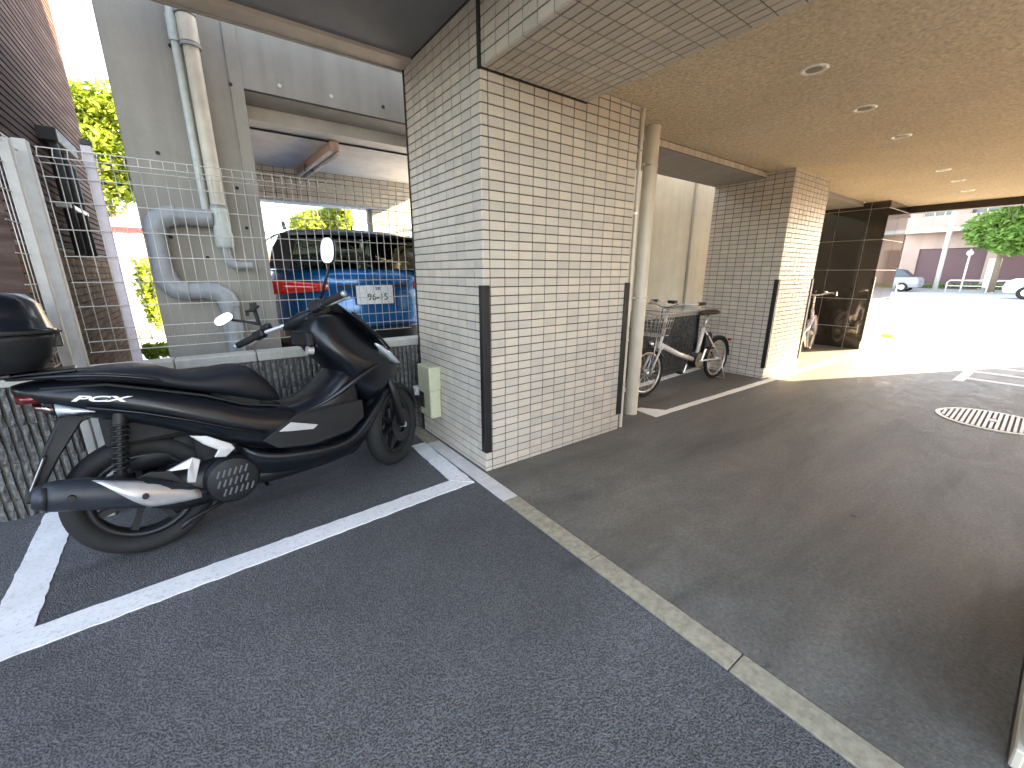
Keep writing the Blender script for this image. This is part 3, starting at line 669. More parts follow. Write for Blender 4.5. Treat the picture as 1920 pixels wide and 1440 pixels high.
for k, (y, w) in enumerate(((4.15, .03), (4.42, .022), (4.6, .022))):
    obj('pipe', MB().tube([(XB + .05, y, 1.32), (XB + .05, y, 2.0 - .03 * k), (XB, y, 2.08 - .03 * k)], w, 10), M['wire_black'], gd, smooth=True)
obj('bracket', MB().bb((XB - .003, 4.1, 2.02), (XB + .09, 4.66, 2.1), .004), M['wire_black'], gd)
obj('clamp', MB().bb((XB - .003, 4.1, 1.62), (XB + .07, 4.66, 1.65), .003), M['fence_post'], gd)
# ------------------------------------------------------------------ scooter
TH, LAM = R(9.5), R(5)
sF = Vector((math.cos(TH), math.sin(TH), 0)); sL = Vector((-math.sin(TH) * math.cos(LAM), math.cos(TH) * math.cos(LAM), -math.sin(LAM))); sU = sF.cross(sL)
sc = thing('motor_scooter', None, 'dark blue-black maxi scooter with top box parked in the white-lined bay', 'scooter', mat=basis((-.346, 2.25, 0), sF, sL, sU))
P = lambda s, l, u: Vector((s, l, u))
def sobj(name, mb, mat, parent=None, **k): return obj(name, mb, mat, parent or sc, world=False, **k)
def mirror_loft(sts, prof):
    """sts: list of (s, params); prof(params) -> half profile [(l<=0,u)...] from top centre to bottom centre"""
    rings = []
    for s, *p in sts:
        h = prof(*p); full = h + [(-l, u) for l, u in reversed(h[1:-1])]
        rings.append([P(s, l, u) for l, u in full])
    return MB().loft(rings)
body = lambda ut, ub, w: [(0, ut), (-.55 * w, ut), (-.86 * w, ut - .10 * (ut - ub)), (-.99 * w, ut - .38 * (ut - ub)), (-w, ut - .52 * (ut - ub)), (-.9 * w, ut - .86 * (ut - ub)), (-.72 * w, ub), (0, ub)]
# tail + side body
sobj('rear_body', mirror_loft([(-.285, .80, .775, .03), (-.26, .805, .745, .075), (-.20, .812, .69, .12), (-.12, .808, .652, .15), (-.02, .79, .615, .168), (.08, .752, .565, .178), (.18, .712, .505, .185), (.30, .66, .43, .19), (.40, .60, .385, .192), (.50, .562, .33, .19), (.60, .54, .30, .18), (.66, .52, .31, .165)], body), M['scooter_paint'], smooth=True, sub=2)
seatp = lambda ut, ub, w: [(0, ut), (-.6 * w, ut - .004), (-.9 * w, ut - .22 * (ut - ub)), (-w, ut - .6 * (ut - ub)), (-.94 * w, ub), (0, ub)]
sobj('seat', mirror_loft([(-.17, .825, .80, .08), (-.13, .835, .795, .125), (-.03, .842, .78, .145), (.08, .838, .745, .155), (.15, .812, .72, .158), (.20, .782, .70, .158), (.28, .77, .672, .155), (.36, .782, .64, .15), (.43, .782, .608, .142), (.48, .757, .585, .13), (.53, .70, .572, .112), (.57, .625, .565, .085), (.585, .585, .56, .055)], seatp), M['seat_vinyl'], smooth=True, sub=2)
for sd in (-1, 1):
    rail = MB().loft([[P(s, sd * (l + a), u + b) for a, b in ((-.012, -.006), (.012, -.010), (.016, .006), (0, .013), (-.012, .006))] for s, l, u in ((-.29, .05, .828), (-.24, .11, .83), (-.14, .148, .826), (-.02, .163, .81), (.08, .172, .782), (.14, .170, .757))])
    sobj('grab_rail', rail, M['scooter_paint'], smooth=True, sub=1)
    sobj('seam_gap', MB().tube([P(-.2, sd * .155, .79), P(-.03, sd * .168, .775), (.08, sd * .1725, .737), (.26, sd * .174, .672), (.40, sd * .17, .60), (.55, sd * .15, .556)], .005, 6), M['black_rubber'])
    # style crease strip
    sobj('side_strip', MB().loft([[P(s, sd * l, u + .007), P(s, sd * (l + .008), u), P(s, sd * l, u - .007)] for s, l, u in ((-.10, .160, .70), (.05, .1815, .645), (.2, .189, .575), (.34, .192, .50), (.46, .19, .45))], cap=True), M['scooter_paint'], smooth=True)
# carrier plate and top box
sobj('carrier', MB().bb((-.33, -.09, .832), (-.10, .09, .846), .004).bb((-.30, -.12, .838), (-.26, .12, .85), .003).tube([P(-.12, -.07, .84), P(-.06, -.07, .83)], .008, 6), M['black_metal'])
def rrect(cx, cy, hx, hy, z, r=.25, n=6, front=1.0):
    out = []
    for k in range(4 * n):
        t = 2 * math.pi * (k + .5) / (4 * n); c, s_ = math.cos(t), math.sin(t); e = 2 / 4.2
        out.append(P(cx + hx * math.copysign(abs(c) ** e, c), cy + hy * math.copysign(abs(s_) ** e, s_), z))
    return out
tb = sobj('top_box', MB().loft([rrect(-.345, 0, .13, .13, .852), rrect(-.345, 0, .165, .17, .858), rrect(-.345, 0, .195, .20, .90), rrect(-.345, 0, .212, .215, .965), rrect(-.345, 0, .216, .218, .985)]), M['scooter_plastic'], smooth=True)
sobj('lid', MB().loft([rrect(-.345, 0, .222, .224, .988), rrect(-.345, 0, .224, .227, .998), rrect(-.345, 0, .210, .213, 1.005), rrect(-.35, 0, .205, .207, 1.05), rrect(-.35, 0, .198, .198, 1.095), rrect(-.355, 0, .180, .18, 1.125), rrect(-.36, 0, .12, .12, 1.137)]), M['scooter_paint'], tb, smooth=True)
sobj('latch', MB().bb((-.15, -.03, .93), (-.118, .03, 1.0), .004), M['black_metal'], tb)
sobj('lip', MB().ring((-.345, 0, .987), (0, 0, 1), .0, .0, 3, 3) if False else MB().loft([rrect(-.345, 0, .228, .230, .983), rrect(-.345, 0, .232, .234, .988), rrect(-.345, 0, .228, .230, .993)]), M['black_rubber'], tb, smooth=True)
# tunnel and floor
tun = lambda ut, ub, w: [(0, ut), (-.5 * w, ut - .006), (-.85 * w, ut - .035), (-.98 * w, ut - .09), (-w, ut - .6 * (ut - ub)), (-w, ub), (0, ub)]
sobj('centre_tunnel', mirror_loft([(.52, .555, .28, .15), (.60, .552, .27, .165), (.68, .565, .27, .17), (.76, .60, .27, .172), (.84, .665, .28, .172), (.90, .72, .3, .172), (.98, .73, .33, .15)], tun), M['scooter_paint'], smooth=True, sub=2)
flo = lambda ut, ub, w: [(0, ut), (-.8 * w, ut), (-.96 * w, ut + .004), (-w, ut - .02), (-.97 * w, ut - .045), (-.84 * w, ut - .3 * (ut - ub) - .045), (-.6 * w, ub), (0, ub)]
sobj('floorboard', mirror_loft([(.34, .425, .26, .19), (.40, .37, .215, .20), (.48, .335, .20, .208), (.60, .312, .185, .213), (.72, .298, .175, .215), (.82, .298, .175, .212), (.90, .328, .195, .205), (.97, .385, .24, .195), (1.04, .448, .33, .18), (1.10, .495, .42, .155), (1.14, .52, .47, .12)], flo), M['scooter_paint'], smooth=True, sub=2)
for sd in (-1, 1):
    ip = sobj('side_insert', MB().prism([P(.44, sd * .178, .41), P(.60, sd * .178, .497), P(.70, sd * .178, .513), (.96, sd * .166, .50), (.955, sd * .17, .40), (.86, sd * .178, .345), (.66, sd * .181, .325), (.50, sd * .181, .355)], P(0, sd * .010, 0)), M['scooter_plastic'], bevel=.004)
    sobj('accent', MB().prism([P(.515, sd * .189, .437), P(.575, sd * .189, .470), P(.70, sd * .187, .425), P(.675, sd * .1875, .408), P(.56, sd * .189, .427)], P(0, sd * .005, 0)), M['silver_satin'], ip, bevel=.0015)
# front cowl: horizontal slices
def slice_(u, sb, sf, w):
    d = sf - sb
    h = [(sb, 0), (sb + .01, -.6 * w), (sb + .12 * d, -.95 * w), (sb + .35 * d, -w), (sb + .65 * d, -.80 * w), (sb + .88 * d, -.42 * w), (sf - .004, -.14 * w), (sf, 0)]
    full = h + [(s, -l) for s, l in reversed(h[1:-1])]
    return [P(s, l, u) for s, l in full]
sobj('front_cowl', MB().loft([slice_(.455, 1.02, 1.16, .075), slice_(.49, .985, 1.20, .12), slice_(.54, .94, 1.258, .16), (slice_(.60, .90, 1.292, .185)), slice_(.65, .87, 1.292, .198), slice_(.70, .85, 1.262, .205), slice_(.76, .79, 1.195, .20), slice_(.83, .745, 1.13, .185), slice_(.90, .735, 1.07, .165), slice_(.96, .76, 1.025, .145), slice_(.995, .80, .99, .11)]), M['scooter_paint'], smooth=True, sub=2)
for sd in (-1, 1):
    sobj('cowl_blade', MB().loft([[P(s, sd * l, u + h), P(s + .01, sd * (l + .012), u), P(s, sd * l, u - h)] for s, l, u, h in ((.66, .168, .505, .006), (.74, .178, .525, .016), (.84, .199, .575, .030), (.93, .209, .625, .032), (1.02, .203, .668, .024), (1.10, .18, .695, .006))]), M['scooter_paint'], smooth=True, sub=1)
    sobj('headlight', MB().loft([[P(s, sd * l, u + h), P(s + .012, sd * (l + .012), u), P(s, sd * l, u - h)] for s, l, u, h in ((1.275, .055, .655, .006), (1.24, .09, .68, .024), (1.19, .125, .715, .028), (1.13, .155, .76, .02), (1.08, .17, .80, .006))]), M['clear_lens'], smooth=True)
    sobj('shield_trim', MB().tube([P(.99, sd * .135, .985), P(1.06, sd * .14, .91), P(1.14, sd * .125, .83), P(1.21, sd * .095, .755)], .008, 6, flat=.5), M['scooter_plastic'], smooth=True)
sobj('glove_panel', MB().bb((.735, -.13, .82), (.775, .13, .90), .012), M['scooter_plastic'])
sobj('key_switch', MB().cyl((.765, -.10, .80), (.735, -.10, .805), .022, 16), M['silver_satin'])
# screen
g = [[P(s, l, u + b) for l, b in ((-w, -.02), (-.6 * w, 0.0), (0, .008), (.6 * w, 0), (w, -.02))] for s, u, w in ((1.20, .775, .085), (1.12, .865, .12), (1.03, .955, .135), (.955, 1.03, .12), (.915, 1.072, .08))]
m = MB().loft(g, cap=False, closed=False); m2 = MB(); m2.v = list(m.v); m2.f = list(m.f); m2.mi = list(m.mi)
o = sobj('windscreen', m, M['scooter_plastic'], smooth=True, sub=1); sm = o.modifiers.new('solid', 'SOLIDIFY'); sm.thickness = .006
# dash
sobj('dashboard', MB().box(P(.835, 0, .985), (.15, .16, .05), Matrix.Rotation(R(-28), 3, 'Y'), .012), M['scooter_plastic'])
sobj('display', MB().box(P(.825, 0, 1.013), (.10, .12, .006), Matrix.Rotation(R(-28), 3, 'Y'), .002), M['window_dark'])
# handlebar (turned to full left lock)
HL, HR = P(.518, .30, .845), P(.874, -.30, 1.075); HC = (HL + HR) / 2 + P(.03, 0, .0)
hd = (HR - HL).normalized(); hf = Vector((0, 0, 1)).cross(hd).normalized(); hf = hf if hf.x > 0 else -hf; hu = hd.cross(hf); hu = hu if hu.z > 0 else -hu
hb = sobj('handlebar', MB().tube([HL.lerp(HR, .02), HL.lerp(HR, .25), HC - hd * .10 + hf * .05 + hu * .01, HC + hf * .06, HC + hd * .10 + hf * .05 + hu * .01, HL.lerp(HR, .75), HL.lerp(HR, .98)], .011, 10), M['silver_satin'], smooth=True)
sobj('bar_cover', MB().loft([[HC + hd * t + hf * (.055 + a * w) + hu * (b * w) for a, b in ((1, 0), (.7, .7), (0, 1), (-.7, .7), (-1, 0), (-.7, -.7), (0, -1), (.7, -.7))] for t, w in ((-.12, .018), (-.07, .034), (0, .042), (.07, .034), (.12, .018))]), M['scooter_plastic'], hb, smooth=True)
for q, base in ((-1, HL), (1, HR)):
    dd = hd * q
    sobj('grip', MB().tube([base - dd * .125, base - dd * .12, base, base + dd * .004], [.015, .0175, .0175, .014], 14), M['black_rubber'], hb, smooth=True)
    sobj('bar_end', MB().cyl(base + dd * .004, base + dd * .022, .014, 12), M['silver_satin'], hb, smooth=True)
    sobj('switch_box', MB().box(base - dd * .165, (.07, .045, .045), basis((0, 0, 0), hd, hf, hu).to_3x3(), .008), M['scooter_plastic'], hb)
    sobj('brake_lever', MB().tube([base - dd * .17 + hf * .035, base - dd * .12 + hf * .055 + hu * -.006, base - dd * .03 + hf * .06 - hu * .012, base + dd * .0 + hf * .055 - hu * .016], [.008, .0065, .006, .008], 8), M['silver_satin'], hb, smooth=True)
    sobj('brake_reservoir', MB().box(base - dd * .19 + hf * .035 + hu * .03, (.055, .04, .028), basis((0, 0, 0), hd, hf, hu).to_3x3(), .006), M['black_metal'], hb)
def rearview(c, foot, w, h, nrm, upv, mat_back):
    nrm = nrm.normalized(); x = upv.cross(nrm).normalized(); y = nrm.cross(x)
    mo = sobj('mirror', MB().loft([[c + nrm * t + x * w * k_ * math.copysign(abs(math.cos(a)) ** .75, math.cos(a)) + y * h * k_ * math.copysign(abs(math.sin(a)) ** .75, math.sin(a)) for a in [2 * math.pi * (i + .5) / 16 for i in range(16)]] for t, k_ in ((0, .97), (-.004, 1.0), (-.02, .9), (-.032, .55), (-.035, .2))]), M['scooter_plastic'], hb, smooth=True)
    sobj('mirror_glass', MB().loft([[c + nrm * t + x * w * .92 * math.copysign(abs(math.cos(a)) ** .75, math.cos(a)) + y * h * .92 * math.copysign(abs(math.sin(a)) ** .75, math.sin(a)) for a in [2 * math.pi * (i + .5) / 16 for i in range(16)]] for t in (.0005, .003)]), M[mat_back], mo)
    sobj('stalk', MB().tube([foot, foot.lerp(c, .5) + hf * .02, c - nrm * .03], [.008, .007, .006], 8), M['black_metal'], mo, smooth=True)
rearview(P(.475, .30, .992), P(.62, .20, .95), .052, .026, P(-.35, -.8, .05), P(-.55, .1, 1), 'mirror_glass')
rearview(P(.835, -.30, 1.285), P(.80, -.22, 1.06), .036, .066, P(-.75, -.6, .15), P(.25, .15, 1), 'mirror_glass')
ph = sobj('phone_holder', MB().box(P(.585, .14, 1.035), (.05, .085, .012), Matrix.Rotation(R(-35), 3, 'Y'), .004), M['black_metal'], hb)
sobj('holder_claws', MB().bb((.56, .09, 1.03), (.575, .10, 1.065)).bb((.60, .185, 1.04), (.615, .195, 1.07)).bb((.555, .18, 1.0), (.57, .19, 1.03)).tube([P(.59, .14, 1.03), P(.60, .15, .95)], .010, 8), M['black_metal'], hb)
# wheels
def wheel(c, ax, Rr, w, name, spokes, tire_m, rim_m, par, mk, disc=None, rimr=None):
    ax = Vector(ax).normalized(); rimr = rimr or Rr - .085
    t = mk(name, MB().lathe(c, ax, [(rimr + .006, -w * .62), (rimr + .03, -w * .92), (Rr - .035, -w), (Rr - .014, -w * .78), (Rr - .003, -w * .4), (Rr, 0), (Rr - .003, w * .4), (Rr - .014, w * .78), (Rr - .035, w), (rimr + .03, w * .92), (rimr + .006, w * .62)], 56), M[tire_m], par, smooth=True)
    mk('rim', MB().lathe(c, ax, [(rimr - .014, -w * .55), (rimr + .008, -w * .68), (rimr + .008, -w * .60), (rimr - .006, -w * .3), (rimr - .006, w * .3), (rimr + .008, w * .60), (rimr + .008, w * .68), (rimr - .014, w * .55), (rimr - .018, 0)], 48), M[rim_m], t, smooth=True)
    a0 = Vector((0, 0, 1)); u = ax.cross(a0).normalized(); v = ax.cross(u)
    for k in range(spokes):
        a = 2 * math.pi * (k + .2) / spokes; d = u * math.cos(a) + v * math.sin(a); e = ax.cross(d)
        mk('spoke', MB().loft([[Vector(c) + d * r + e * x * q + ax * z for x, z in ((-1, -tz), (1, -tz), (1, tz), (-1, tz))] for r, q, tz in ((.03, .017, .022), (.09, .010, .016), (rimr - .012, .014, .014))]), M[rim_m], t)
    mk('hub', MB().lathe(c, ax, [(.0, -w * .8), (.03, -w * .8), (.038, -w * .6), (.038, w * .6), (.03, w * .8), (0, w * .8)], 24, closed=False), M[rim_m], t, smooth=True)
    if disc: mk('brake_disc', MB().lathe(c, ax, [(.05, disc), (.105, disc), (.105, disc + math.copysign(.004, disc)), (.05, disc + math.copysign(.004, disc))], 36), M['black_metal'], t)
    return t
mk = lambda n, mb, m, p=None, **k: sobj(n, mb, m, p, **k)
wheel(P(0, 0, .262), (0, 1, 0), .262, .056, 'rear_wheel', 7, 'black_rubber', 'black_metal', sc, mk)
ST = R(30); fa = Vector((-math.sin(ST), math.cos(ST), 0)); ff = Vector((math.cos(ST), math.sin(ST), 0))
FC = P(1.215, .0, .258)
wheel(FC, fa, .258, .048, 'front_wheel', 7, 'black_rubber', 'black_metal', sc, mk, disc=-.062)
sobj('brake_caliper', MB().box(FC - fa * .068 + Vector((-.06, .03, .085)), (.045, .03, .07), Matrix.Rotation(ST, 3, 'Z'), .006), M['black_metal'])
sobj('axle_nut', MB().cyl(FC - fa * .06, FC - fa * .095, .017, 8), M['silver_satin'])
for sd in (-1, 1):
    sobj('fork_leg', MB().tube([FC + fa * sd * .078 + ff * -.01, FC + fa * sd * .075 - ff * .05 + P(0, 0, .20), FC + fa * sd * .07 - ff * .10 + P(0, 0, .36)], [.020, .022, .016], 12), M['black_metal'], smooth=True)
fr = []
for k in range(13):
    t = R(20 + 120 * k / 12); r0 = .272
    c = FC + ff * math.cos(t) * r0 + P(0, 0, 1) * math.sin(t) * r0; nn = ff * math.cos(t) + P(0, 0, 1) * math.sin(t)
    fr.append([c + fa * a - nn * b for a, b in ((-.056, .035), (-.050, .008), (-.025, -.004), (0, -.008), (.025, -.004), (.050, .008), (.056, .035))])
o = sobj('front_mudguard', MB().loft(fr, cap=False, closed=False), M['scooter_plastic'], smooth=True); o.modifiers.new('solid', 'SOLIDIFY').thickness = .004
# rear hugger and licence holder
fr = []
for k in range(11):
    t = R(60 + 80 * k / 10); r0 = .30
    c = P(math.cos(t) * r0, 0, .262 + math.sin(t) * r0); nn = P(math.cos(t), 0, math.sin(t))
    fr.append([c + P(0, a, 0) - nn * b for a, b in ((-.07, .04), (-.065, .006), (0, -.003), (.065, .006), (.07, .04))])
o = sobj('rear_hugger', MB().loft([f for f in fr[:6]], cap=False, closed=False), M['scooter_plastic'], smooth=True); o.modifiers.new('solid', 'SOLIDIFY').thickness = .004
lp = sobj('plate_holder', MB().prism([P(-.05, -.07, .655), P(-.125, -.075, .635), P(-.205, -.08, .52), P(-.30, -.085, .36), P(-.325, -.085, .37), P(-.245, -.08, .55), P(-.18, -.075, .665), P(-.10, -.07, .69)], P(0, .16, 0)), M['scooter_plastic'], bevel=.006)
sobj('plate_backing', MB().box(P(-.268, 0, .475), (.006, .216, .134), Matrix.Rotation(R(26), 3, 'Y'), .002), M['scooter_plastic'], lp)
sobj('licence_plate', MB().box(P(-.2745, 0, .472), (.003, .20, .12), Matrix.Rotation(R(26), 3, 'Y'), .001), M['plate_white'], lp)
sobj('tail_light', MB().loft([[P(s, l * w, u) for l, u in ((-1, .762), (0, .772), (1, .762), (1, .735), (0, .727), (-1, .735))] for s, w in ((-.275, .05), (-.25, .085), (-.215, .10))]), M['dark_red_lens'], smooth=True)
for sd in (-1, 1):
    sobj('indicator', MB().loft([[P(s, sd * (l + dl), u + du) for dl, du in ((0, h), (.016, 0), (0, -h))] for s, l, u, h in ((-.235, .085, .722, .010), (-.205, .112, .712, .020), (-.185, .123, .704, .023))]), M['mirror_glass' if sd < 0 else 'clear_lens'], smooth=True)
    sobj('indicator_lens', MB().loft([[P(s, sd * (l + dl), u + du) for dl, du in ((0, h), (.014, 0), (0, -h))] for s, l, u, h in ((-.18, .126, .702, .024), (-.14, .139, .692, .018), (-.08, .15, .677, .003))]), M['clear_lens'], smooth=True)
# shocks
for sd in (-1, 1):
    a, b = P(-.015, sd * .135, .655), P(-.062, sd * .135, .385); n = 9; pts = []
    sh = sobj('rear_shock', MB().cyl(a, b, .013, 10).cyl(a, a.lerp(b, .18), .024, 12).cyl(b, b.lerp(a, .12), .022, 12), M['black_metal'], smooth=True, auto=40)
    d = (b - a); L_ = d.length; d.normalize(); e1 = d.cross(P(0, 1, 0)).normalized(); e2 = d.cross(e1)
    for k in range(n * 10 + 1): t = k / (n * 10); pts.append(a + d * (.15 + .72 * t) * L_ + (e1 * math.cos(t * n * 6.283) + e2 * math.sin(t * n * 6.283)) * .026)
    sobj('spring', MB().tube(pts, .0048, 6), M['black_metal'], sh, smooth=True)
# engine, swing arm
sobj('engine_case', MB().loft([rrect(s, -.02, hx, hy, z) for s, z, hx, hy in ((.24, .17, .16, .10), (.22, .22, .22, .13), (.20, .30, .20, .12), (.22, .36, .14, .10))]), M['black_metal'], smooth=True)
ec = sobj('radiator_cover', MB().lathe(P(.30, -.155, .26), (0, -1, 0), [(0, .028), (.07, .026), (.10, .016), (.113, -.005), (.113, -.05), (0, -.05)], 36, closed=False), M['scooter_plastic'], smooth=True, auto=30)
for r_ in range(3):
    for k in range(6):
        x0 = .245 + k * .022 + r_ * .006 - (.01 if r_ == 1 else 0); z0 = .305 - r_ * .045
        sobj('vent_slat', MB().box(P(x0, -.184 + abs(r_ - 1) * .002, z0), (.007, .008, .034), Matrix.Rotation(R(25), 3, 'Y'), .001), M['slat_grey'], ec)
sobj('belly_pan', MB().loft([rrect(s, 0, .0 + hx, hy, z) for s, z, hx, hy in ((.62, .165, .20, .09), (.64, .19, .30, .13), (.66, .25, .34, .15))]), M['scooter_plastic'], smooth=True)
sobj('cvt_case', MB().loft([rrect(.14, .11, .25, .05, .20), rrect(.14, .12, .27, .06, .27), rrect(.14, .11, .25, .05, .34)]), M['black_metal'], smooth=True)
sobj('air_filter', MB().loft([rrect(.10, .06, .13, .09, .37), rrect(.10, .06, .15, .10, .42), rrect(.12, .06, .13, .09, .49), rrect(.16, .05, .06, .05, .52)]), M['scooter_plastic'], smooth=True)
for sd in (-1, 1):
    sobj('boomerang_trim', MB().prism([P(.175, sd * .186, .515), P(.235, sd * .192, .498), P(.315, sd * .196, .438), P(.325, sd * .196, .415), P(.285, sd * .194, .385), P(.242, sd * .192, .396), P(.262, sd * .194, .425), P(.215, sd * .19, .465)], P(0, sd * .012, 0)), M['silver_satin'], bevel=.004)
# exhaust
mu = [(-.272, .412, .036), (-.262, .411, .050), (-.235, .406, .057), (-.17, .388, .061), (-.09, .358, .060), (-.01, .328, .057), (.06, .298, .048), (.12, .268, .032), (.17, .243, .016), (.20, .235, .012)]
LY = -.205
mf = sobj('muffler', MB().tube([P(s, LY + max(0, s) * .25, u) for s, u, r in mu], [r for _, _, r in mu], 24, flat=.85), M['muffler_black'], smooth=True)
sobj('tail_cap', MB().tube([P(-.290, LY, .417), P(-.272, LY, .413), P(-.255, LY, .409)], [.036, .046, .050], 24), M['muffler_black'], mf, smooth=True)
sobj('outlet', MB().tube([P(-.293, LY, .418), P(-.275, LY, .414)], [.016, .018], 16), M['black_joint'], mf)
# heat shield shell: outer half of the muffler, front part, slanted rear edge
g = []
for k in range(9):
    ang = R(-68 + 136 * k / 8)   # from bottom (-) to top (+)
    s0 = -.135 + (1 - k / 8) * .15; row = []
    for j in range(9):
        s = s0 + (.172 - s0) * j / 8
        i = max(0, min(len(mu) - 2, next((q for q in range(len(mu) - 1) if mu[q][0] <= s <= mu[q + 1][0]), 0))); t = (s - mu[i][0]) / (mu[i + 1][0] - mu[i][0])
        u = mu[i][1] * (1 - t) + mu[i + 1][1] * t; r = mu[i][2] * (1 - t) + mu[i + 1][2] * t + .006
        row.append(P(s, LY + max(0, s) * .25 - r * math.cos(ang) * .92, u + r * math.sin(ang)))
    g.append(row)
o = sobj('heat_shield', MB().loft(g, cap=False, closed=False), M['silver_satin'], mf, smooth=True); o.modifiers.new('solid', 'SOLIDIFY').thickness = .003
for s, u in ((-.195, .398), (-.005, .330)):
    sobj('bolt', MB().cyl(P(s, LY - .050, u), P(s, LY - .068, u), .011, 12), M['black_metal'], mf)
sobj('muffler_stay', MB().prism([P(-.06, -.17, .375), P(.03, -.17, .395), P(.09, -.17, .375), P(.165, -.165, .26), P(.09, -.17, .275), P(-.02, -.17, .34)], P(0, .012, 0)), M['black_metal'], bevel=.003)
sobj('swing_arm', MB().prism([P(.07, -.15, .372), P(.175, -.145, .405), P(.20, -.145, .385), P(.165, -.15, .29), P(.135, -.15, .30), P(.15, -.15, .36)], P(0, .016, 0)), M['silver_satin'], bevel=.003)
sobj('side_stand', MB().tube([P(.46, .13, .20), P(.52, .27, .025)], .012, 8), M['black_metal'], smooth=True)
sobj('centre_stand', MB().tube([P(.08, -.13, .10), P(.12, -.12, .12), P(.30, -.10, .16), P(.30, .10, .16), P(.12, .12, .12)], .011, 8), M['black_metal'], smooth=True)
sobj('inner_frame', MB().bb((-.08, -.09, .50), (.5, .09, .66), .02).bb((.2, -.08, .30), (.5, .08, .55), .02), M['black_rubber'])
# model lettering
bx = (P(.01, -.178, .715) - P(-.13, -.165, .745)).normalized(); bn = P(-.05, -1, .12).normalized(); by = bn.cross(bx).normalized(); bx = by.cross(bn)
text_mesh('lettering', 'PCX', .052, M['white_print'], sc, basis(P(-.062, -.176, .726), bx * 1.45, by * .55, bn), .004, .35, .002)

# ------------------------------------------------------------------ blue car
CX, CY = 1.245, 3.85
car = thing('parked_car', (CX, CY, .03), 'blue hatchback with roof rails parked in the garage, seen from behind', 'car')
def cs_(z, yr, yf, hw, n=6, e=3.2):
    out = []
    for k in range(4 * n):
        t = 2 * math.pi * (k + .5) / (4 * n); c_, s_ = math.cos(t), math.sin(t); ee = 2 / e
        out.append(Vector((CX + hw * math.copysign(abs(c_) ** ee, c_), CY + (yr + yf) / 2 + (yf - yr) / 2 * math.copysign(abs(s_) ** ee, s_), z)))
    return out
obj('bumper', MB().loft([cs_(.28, .08, 4.1, .79), cs_(.33, .02, 4.15, .835), cs_(.55, -.02, 4.2, .85), cs_(.70, -.02, 4.2, .85), cs_(.72, .02, 4.18, .845)], True), M['car_dark'], car, smooth=True, auto=40)
obj('body', MB().loft([cs_(.722, .02, 4.18, .845), cs_(.78, .0, 4.18, .85), cs_(.95, .01, 4.15, .85), cs_(1.03, .03, 4.1, .845), cs_(1.08, -.01, 4.0, .84), cs_(1.17, .0, 3.6, .825), cs_(1.23, .04, 3.3, .80), cs_(1.245, .09, 3.2, .76)]), M['car_blue'], car, smooth=True, auto=50)
zb, zt = 1.24, 1.53
def C3(x, y, z): return Vector((CX + x, CY + y, z))
# greenhouse pillars, roof and panes
rf = obj('roof', MB().loft([[C3(x * w, y, z + dz) for x, dz in ((-1, -.03), (-.9, 0), (-.5, .022), (0, .03), (.5, .022), (.9, 0), (1, -.03), (.9, -.045), (-.9, -.045))] for y, z, w in ((.26, 1.535, .62), (.34, 1.565, .63), (.8, 1.585, .64), (1.6, 1.58, .63), (2.2, 1.54, .60))]), M['car_blue'], car, smooth=True, auto=50)
obj('spoiler', MB().loft([[C3(x * .6, y, z) for x, y, z in ((-1, a, 1.53), (-.5, a - .02, 1.548), (0, a - .03, 1.555), (.5, a - .02, 1.548), (1, a, 1.53))] for a in (.19, .30)], cap=False, closed=False), M['car_dark'], rf).modifiers.new('s', 'SOLIDIFY').thickness = .02
for sd in (-1, 1):
    obj('rear_pillar', MB().loft([[C3(sd * a, y, z) for a, y in p] for z, p in ((zb, ((.80, .08), (.66, .045), (.64, .09), (.78, .42))), (1.40, ((.745, .17), (.60, .135), (.58, .18), (.72, .46))), (zt, ((.655, .27), (.54, .225), (.53, .28), (.63, .52))))]), M['car_dark'], car, smooth=True, auto=40)
    for y0, y1 in ((1.15, 1.25), (2.55, 2.2)):
        obj('side_pillar', MB().prism([C3(sd * .79, y0, zb), C3(sd * .79, y0 + .08, zb), C3(sd * .64, y1 + .08, zt), C3(sd * .64, y1, zt)], Vector((-sd * .03, 0, 0))), M['car_dark'], car)
    obj('side_window', MB().prism([C3(sd * .785, .42, zb), C3(sd * .785, 2.6, zb), C3(sd * .64, 2.2, zt), C3(sd * .64, .52, zt)], Vector((-sd * .004, 0, 0))), M['tinted_glass'], car)
    r = obj('roof_rail', MB().tube([C3(sd * .60, .38, 1.575), C3(sd * .60, .42, 1.625), C3(sd * .60, .7, 1.65), C3(sd * .60, 1.7, 1.65), C3(sd * .60, 1.95, 1.60)], .017, 8), M['silver_rail'], car, smooth=True)
    lt = MB().loft([[C3(sd * x, y - dy, z) for dy, z in ((0, zl), (.035, zl + .01), (.04, (zl + zh) / 2), (.035, zh - .01), (0, zh))] for x, y, zl, zh in ((.855, .16, 1.04, 1.15), (.80, .05, 1.035, 1.155), (.70, .018, 1.035, 1.152), (.50, .012, 1.045, 1.13), (.39, .012, 1.055, 1.115))])
    obj('tail_lamp', lt, M['red_lens'], car, smooth=True)
    obj('wheel', MB().lathe(C3(sd * .74, .85, .33), (1, 0, 0), [(.2, -.09), (.31, -.10), (.33, -.05), (.33, .05), (.31, .10), (.2, .09)], 28), M['black_rubber'], car, smooth=True)
    obj('seat', MB().loft([[C3(sd * .36 + a, 1.9 + b, z) for a, b in ((-w, -.06), (w, -.06), (w, .06), (-w, .06))] for z, w in ((.8, .24), (1.2, .24), (1.30, .18))]).bb(C3(sd * .36 - .12, 1.87, 1.32), C3(sd * .36 + .12, 1.95, 1.45), .02), M['interior_grey'], car)
